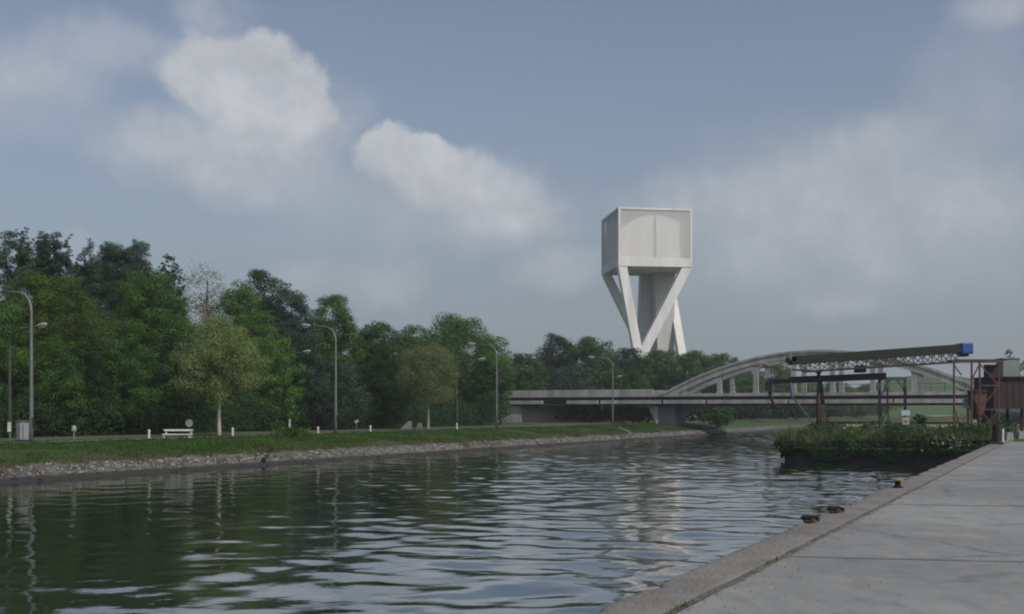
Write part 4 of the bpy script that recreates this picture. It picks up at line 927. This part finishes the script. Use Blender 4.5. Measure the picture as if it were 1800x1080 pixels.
# quay furniture
o = root('mooring_dolphin', C(56.2, 3.05, 0), 'thick grey steel mooring post with rusty foot at the far end of the quay', 'mooring post')
bb = C(56.2, 3.02, 0); MB().tube([bb + Vector((0,0,.09)), bb + Vector((0,0,.95))], .22, 14).build('post', M['steel_dark'], o, smooth=False)
MB().box(bb + Vector((0,0,.046)), .62, .55, .088, U, NV).build('base_plate', M['rust'], o, bevel=.01)
MB().box(bb + Vector((.26,.05,.42)), .1, .16, .62).build('white_stripe', M['white_paint'], o)
for px, t_, lab in ((1776, 58, 'left of two small pale blocks at the far end of the quay'), (1797, 61, 'right of two small pale blocks at the far end of the quay')):
    b0 = at(px, t_, 0); tag(MB().prism([b0 + Vector((-.2,0,0)), b0 + Vector((.2,0,0)), b0 + Vector((.15,0,.42)), b0 + Vector((-.15,0,.42))], (0,.4,0)).build('concrete_block', M['concrete']), lab, 'block', 'pale blocks at the end of the quay')
b0 = at(1755, 62, 0); o = root('marker_stake', b0, 'short rusty stake in the grass strip by the small pale blocks', 'post')
MB().bar(b0 + Vector((0,0,-.1)), b0 + Vector((0,0,.75)), .16).build('stake', M['rust'], o); MB().box(b0 + Vector((0,0,.78)), .3, .22, .05).build('top_plate', M['rust'], o)
# small yellow bollard
b0 = at(1578, 22.4, .002); o = root('bollard', b0, 'small black bollard with a yellow cap on the quay edge', 'bollard')
MB().tube([b0, b0 + Vector((0,0,.03)), b0 + Vector((0,0,.04)), b0 + Vector((0,0,.14))], [.1,.1,.06,.055], 12).build('stem', M['black'], o)
MB().tube([b0 + Vector((0,0,.141)), b0 + Vector((0,0,.15)), b0 + Vector((0,0,.175)), b0 + Vector((0,0,.185))], [.08,.125,.125,.06], 14).build('cap', M['yellow'], o)
# rusty mooring cleats
def cleat(px, t_, label):
    b0 = at(px, t_, .008); o = root('mooring_cleat', b0, label, 'mooring cleat', 'rusty mooring cleats on the quay edge')
    MB().box(b0 + Vector((0,0,.012)), .24, .13, .02, U, NV).build('base_plate', M['rust'], o)
    MB().tube([b0 + Vector((-.115,0,.058)), b0 + Vector((-.08,0,.064)), b0 + Vector((.08,0,.064)), b0 + Vector((.115,0,.058))], [.02,.034,.034,.022], 10).build('horn', M['black'], o)
    MB().box(b0 + Vector((.05,0,.038)), .05, .07, .036).build('foot', M['rust_red'], o); MB().box(b0 + Vector((-.05,0,.038)), .05, .07, .036).build('foot', M['black'], o)
    MB().box(b0 + Vector((.13,0,.045)), .03, .1, .07).build('end_stop', M['rust_red'], o)
cleat(1422, 15.45, 'rusty mooring cleat nearer the camera on the quay edge')
cleat(1467, 16.9, 'rusty mooring cleat between the near cleat and the yellow bollard')

# vegetation over the basin wall and weeds in the quay joints
def weeds(n, seed, leaf, m, hmax, name):
    r = np.random.default_rng(seed); s = FR - .15 + 11*r.random(n)**1.3; p = r.uniform(3.0, 15.6, n)
    h = hmax*np.clip(vnoise(s*.5, p*.75, seed, 3)*2.6 - .75, .15, 1.5)*np.clip((16.2-p)/2.2, .35, 1); front = np.clip((s - FR)/1.0, 0, 1)
    z = -.6 + h*r.random(n)**.6*(.35 + .65*front) - (1-front)*.35*r.random(n)
    X = U.x*s + NV.x*p; Y = U.y*s + NV.y*p
    return scatter_leaves(name, np.stack([X, Y, z], 1), r.normal(0, .6, (n, 3)) + np.array([.3, -.5, .6]), leaf, m, seed)
r = np.random.default_rng(19); n = 9000; p = r.uniform(3.2, 15.8, n); dr = np.clip(vnoise(p*.55, p*0, 23, 3)*1.9 - .45, .05, 1.0); z = -.62 - dr*.8*r.random(n)
s_ = FR - .12 - .22*r.random(n)*(1-(z+.62)/-.9*.5) + np.where(p > 14.6, (p-14.6)*.8, 0); scatter_leaves('hanging_weeds', np.stack([U.x*s_+NV.x*p, U.y*s_+NV.y*p, z], 1), r.normal(0, .4, (n, 3)) + np.array([-.2, -.8, .5]), .17, M['leaf_dark'], 29, .5)
weeds(26000, 11, .2, M['leaf_dark'], 1.15, 'undergrowth'); weeds(9000, 12, .17, M['weed'], 1.3, 'undergrowth')
r = np.random.default_rng(77); n = 11000; s = FR + .1 + 9*r.random(n)**1.6; p = 15.9 - 12.3*r.random(n)**1.5; blades('tall_grass', s, p, -.55 + 0*s, .55 + .8*r.random(n)*(.4+vnoise(s*.8, p*.8, 44, 2)), .04, mat('seeding_grass', (.15,.16,.075), (.07,.10,.035), .8, .9), 8)
IB = 'bushes over the basin wall'
for px, t_, hw, yt, lm, lab in ((1385, 67, 26, 772, 'weed', 'pale leaning bush at the outer corner of the basin wall'), (1420, 67, 22, 758, 'weed', 'light green bush on the basin wall below the mast'),
    (1500, 65, 42, 756, 'leaf_green', 'green bush in the middle of the basin wall'), (1590, 63.5, 40, 750, 'leaf_dark', 'dark round bush under the waterway sign'), (1655, 62, 38, 752, 'weed', 'white flecked bush at the quay end of the basin wall'),
    (1545, 67, 30, 752, 'weed', 'tall pale weeds below the teal frame'), (1700, 63, 30, 760, 'leaf_dark', 'dark bush behind the thick mooring post')):
    tree('shrub', px, yt, hw, t_, 'shrub', lm, lab, zb=.0, cat='shrub', group=IB, base=-.9, leaf=.17, dens=1.1)
tree('shrub', 1616, 728, 12, 84, 'shrub', 'leaf_dark', 'single dark bush on the pale yard right of the waterway sign', zb=.0, cat='shrub', leaf=.2)
n = 36; r = np.random.default_rng(91); px = r.normal(1655, 26, n); tt = r.uniform(60.5, 62, n); py = r.normal(778, 9, n)
scatter_leaves('blossoms', np.stack([(px-900)/F*tt, tt, EYE - (py-H0)*tt/F], 1), r.normal(0, .5, (n, 3)) + np.array([.2, -.8, .5]), .12, M['flower'], 4)
n = 520; s = np.concatenate([r.normal(8.4, .3, 120), r.normal(5.2, .2, 120), r.normal(11.5, .4, 80), r.uniform(3, 25, 200)]); blades('joint_weeds', s, 2.782 + r.normal(0, .012, n), 0*s - .02, .03 + .05*r.random(n), .012, M['grass'], 6)

def grit(n, seed, edge):
    r = np.random.default_rng(seed); s = 3 + 26*r.random(n)**1.3; p = (2.72 - .45*r.random(n)**3) if edge else r.uniform(-9, 2.7, n)
    return rocks('grit', n, s, p, .004 + 0*s, r.uniform(.003, .010, n), M['coping'], seed)
grit(700, 61, True); grit(420, 62, False)
# ------------------------------------------------------------------ haze: one closed box of even thin air round the whole scene
hb = MB(); hb.box((150, 700, 26), 3600, 1900, 60)
hm = bpy.data.materials.new('haze'); hm.use_nodes = True; t = hm.node_tree; t.nodes.clear()
ho = N(t, 'ShaderNodeOutputMaterial'); pv = N(t, 'ShaderNodeVolumePrincipled'); pv.inputs['Color'].default_value = (.93,.96,1,1); pv.inputs['Density'].default_value = .0004; pv.inputs['Anisotropy'].default_value = .2
t.links.new(pv.outputs[0], ho.inputs['Volume'])
hb.build('haze', hm, kind='stuff')
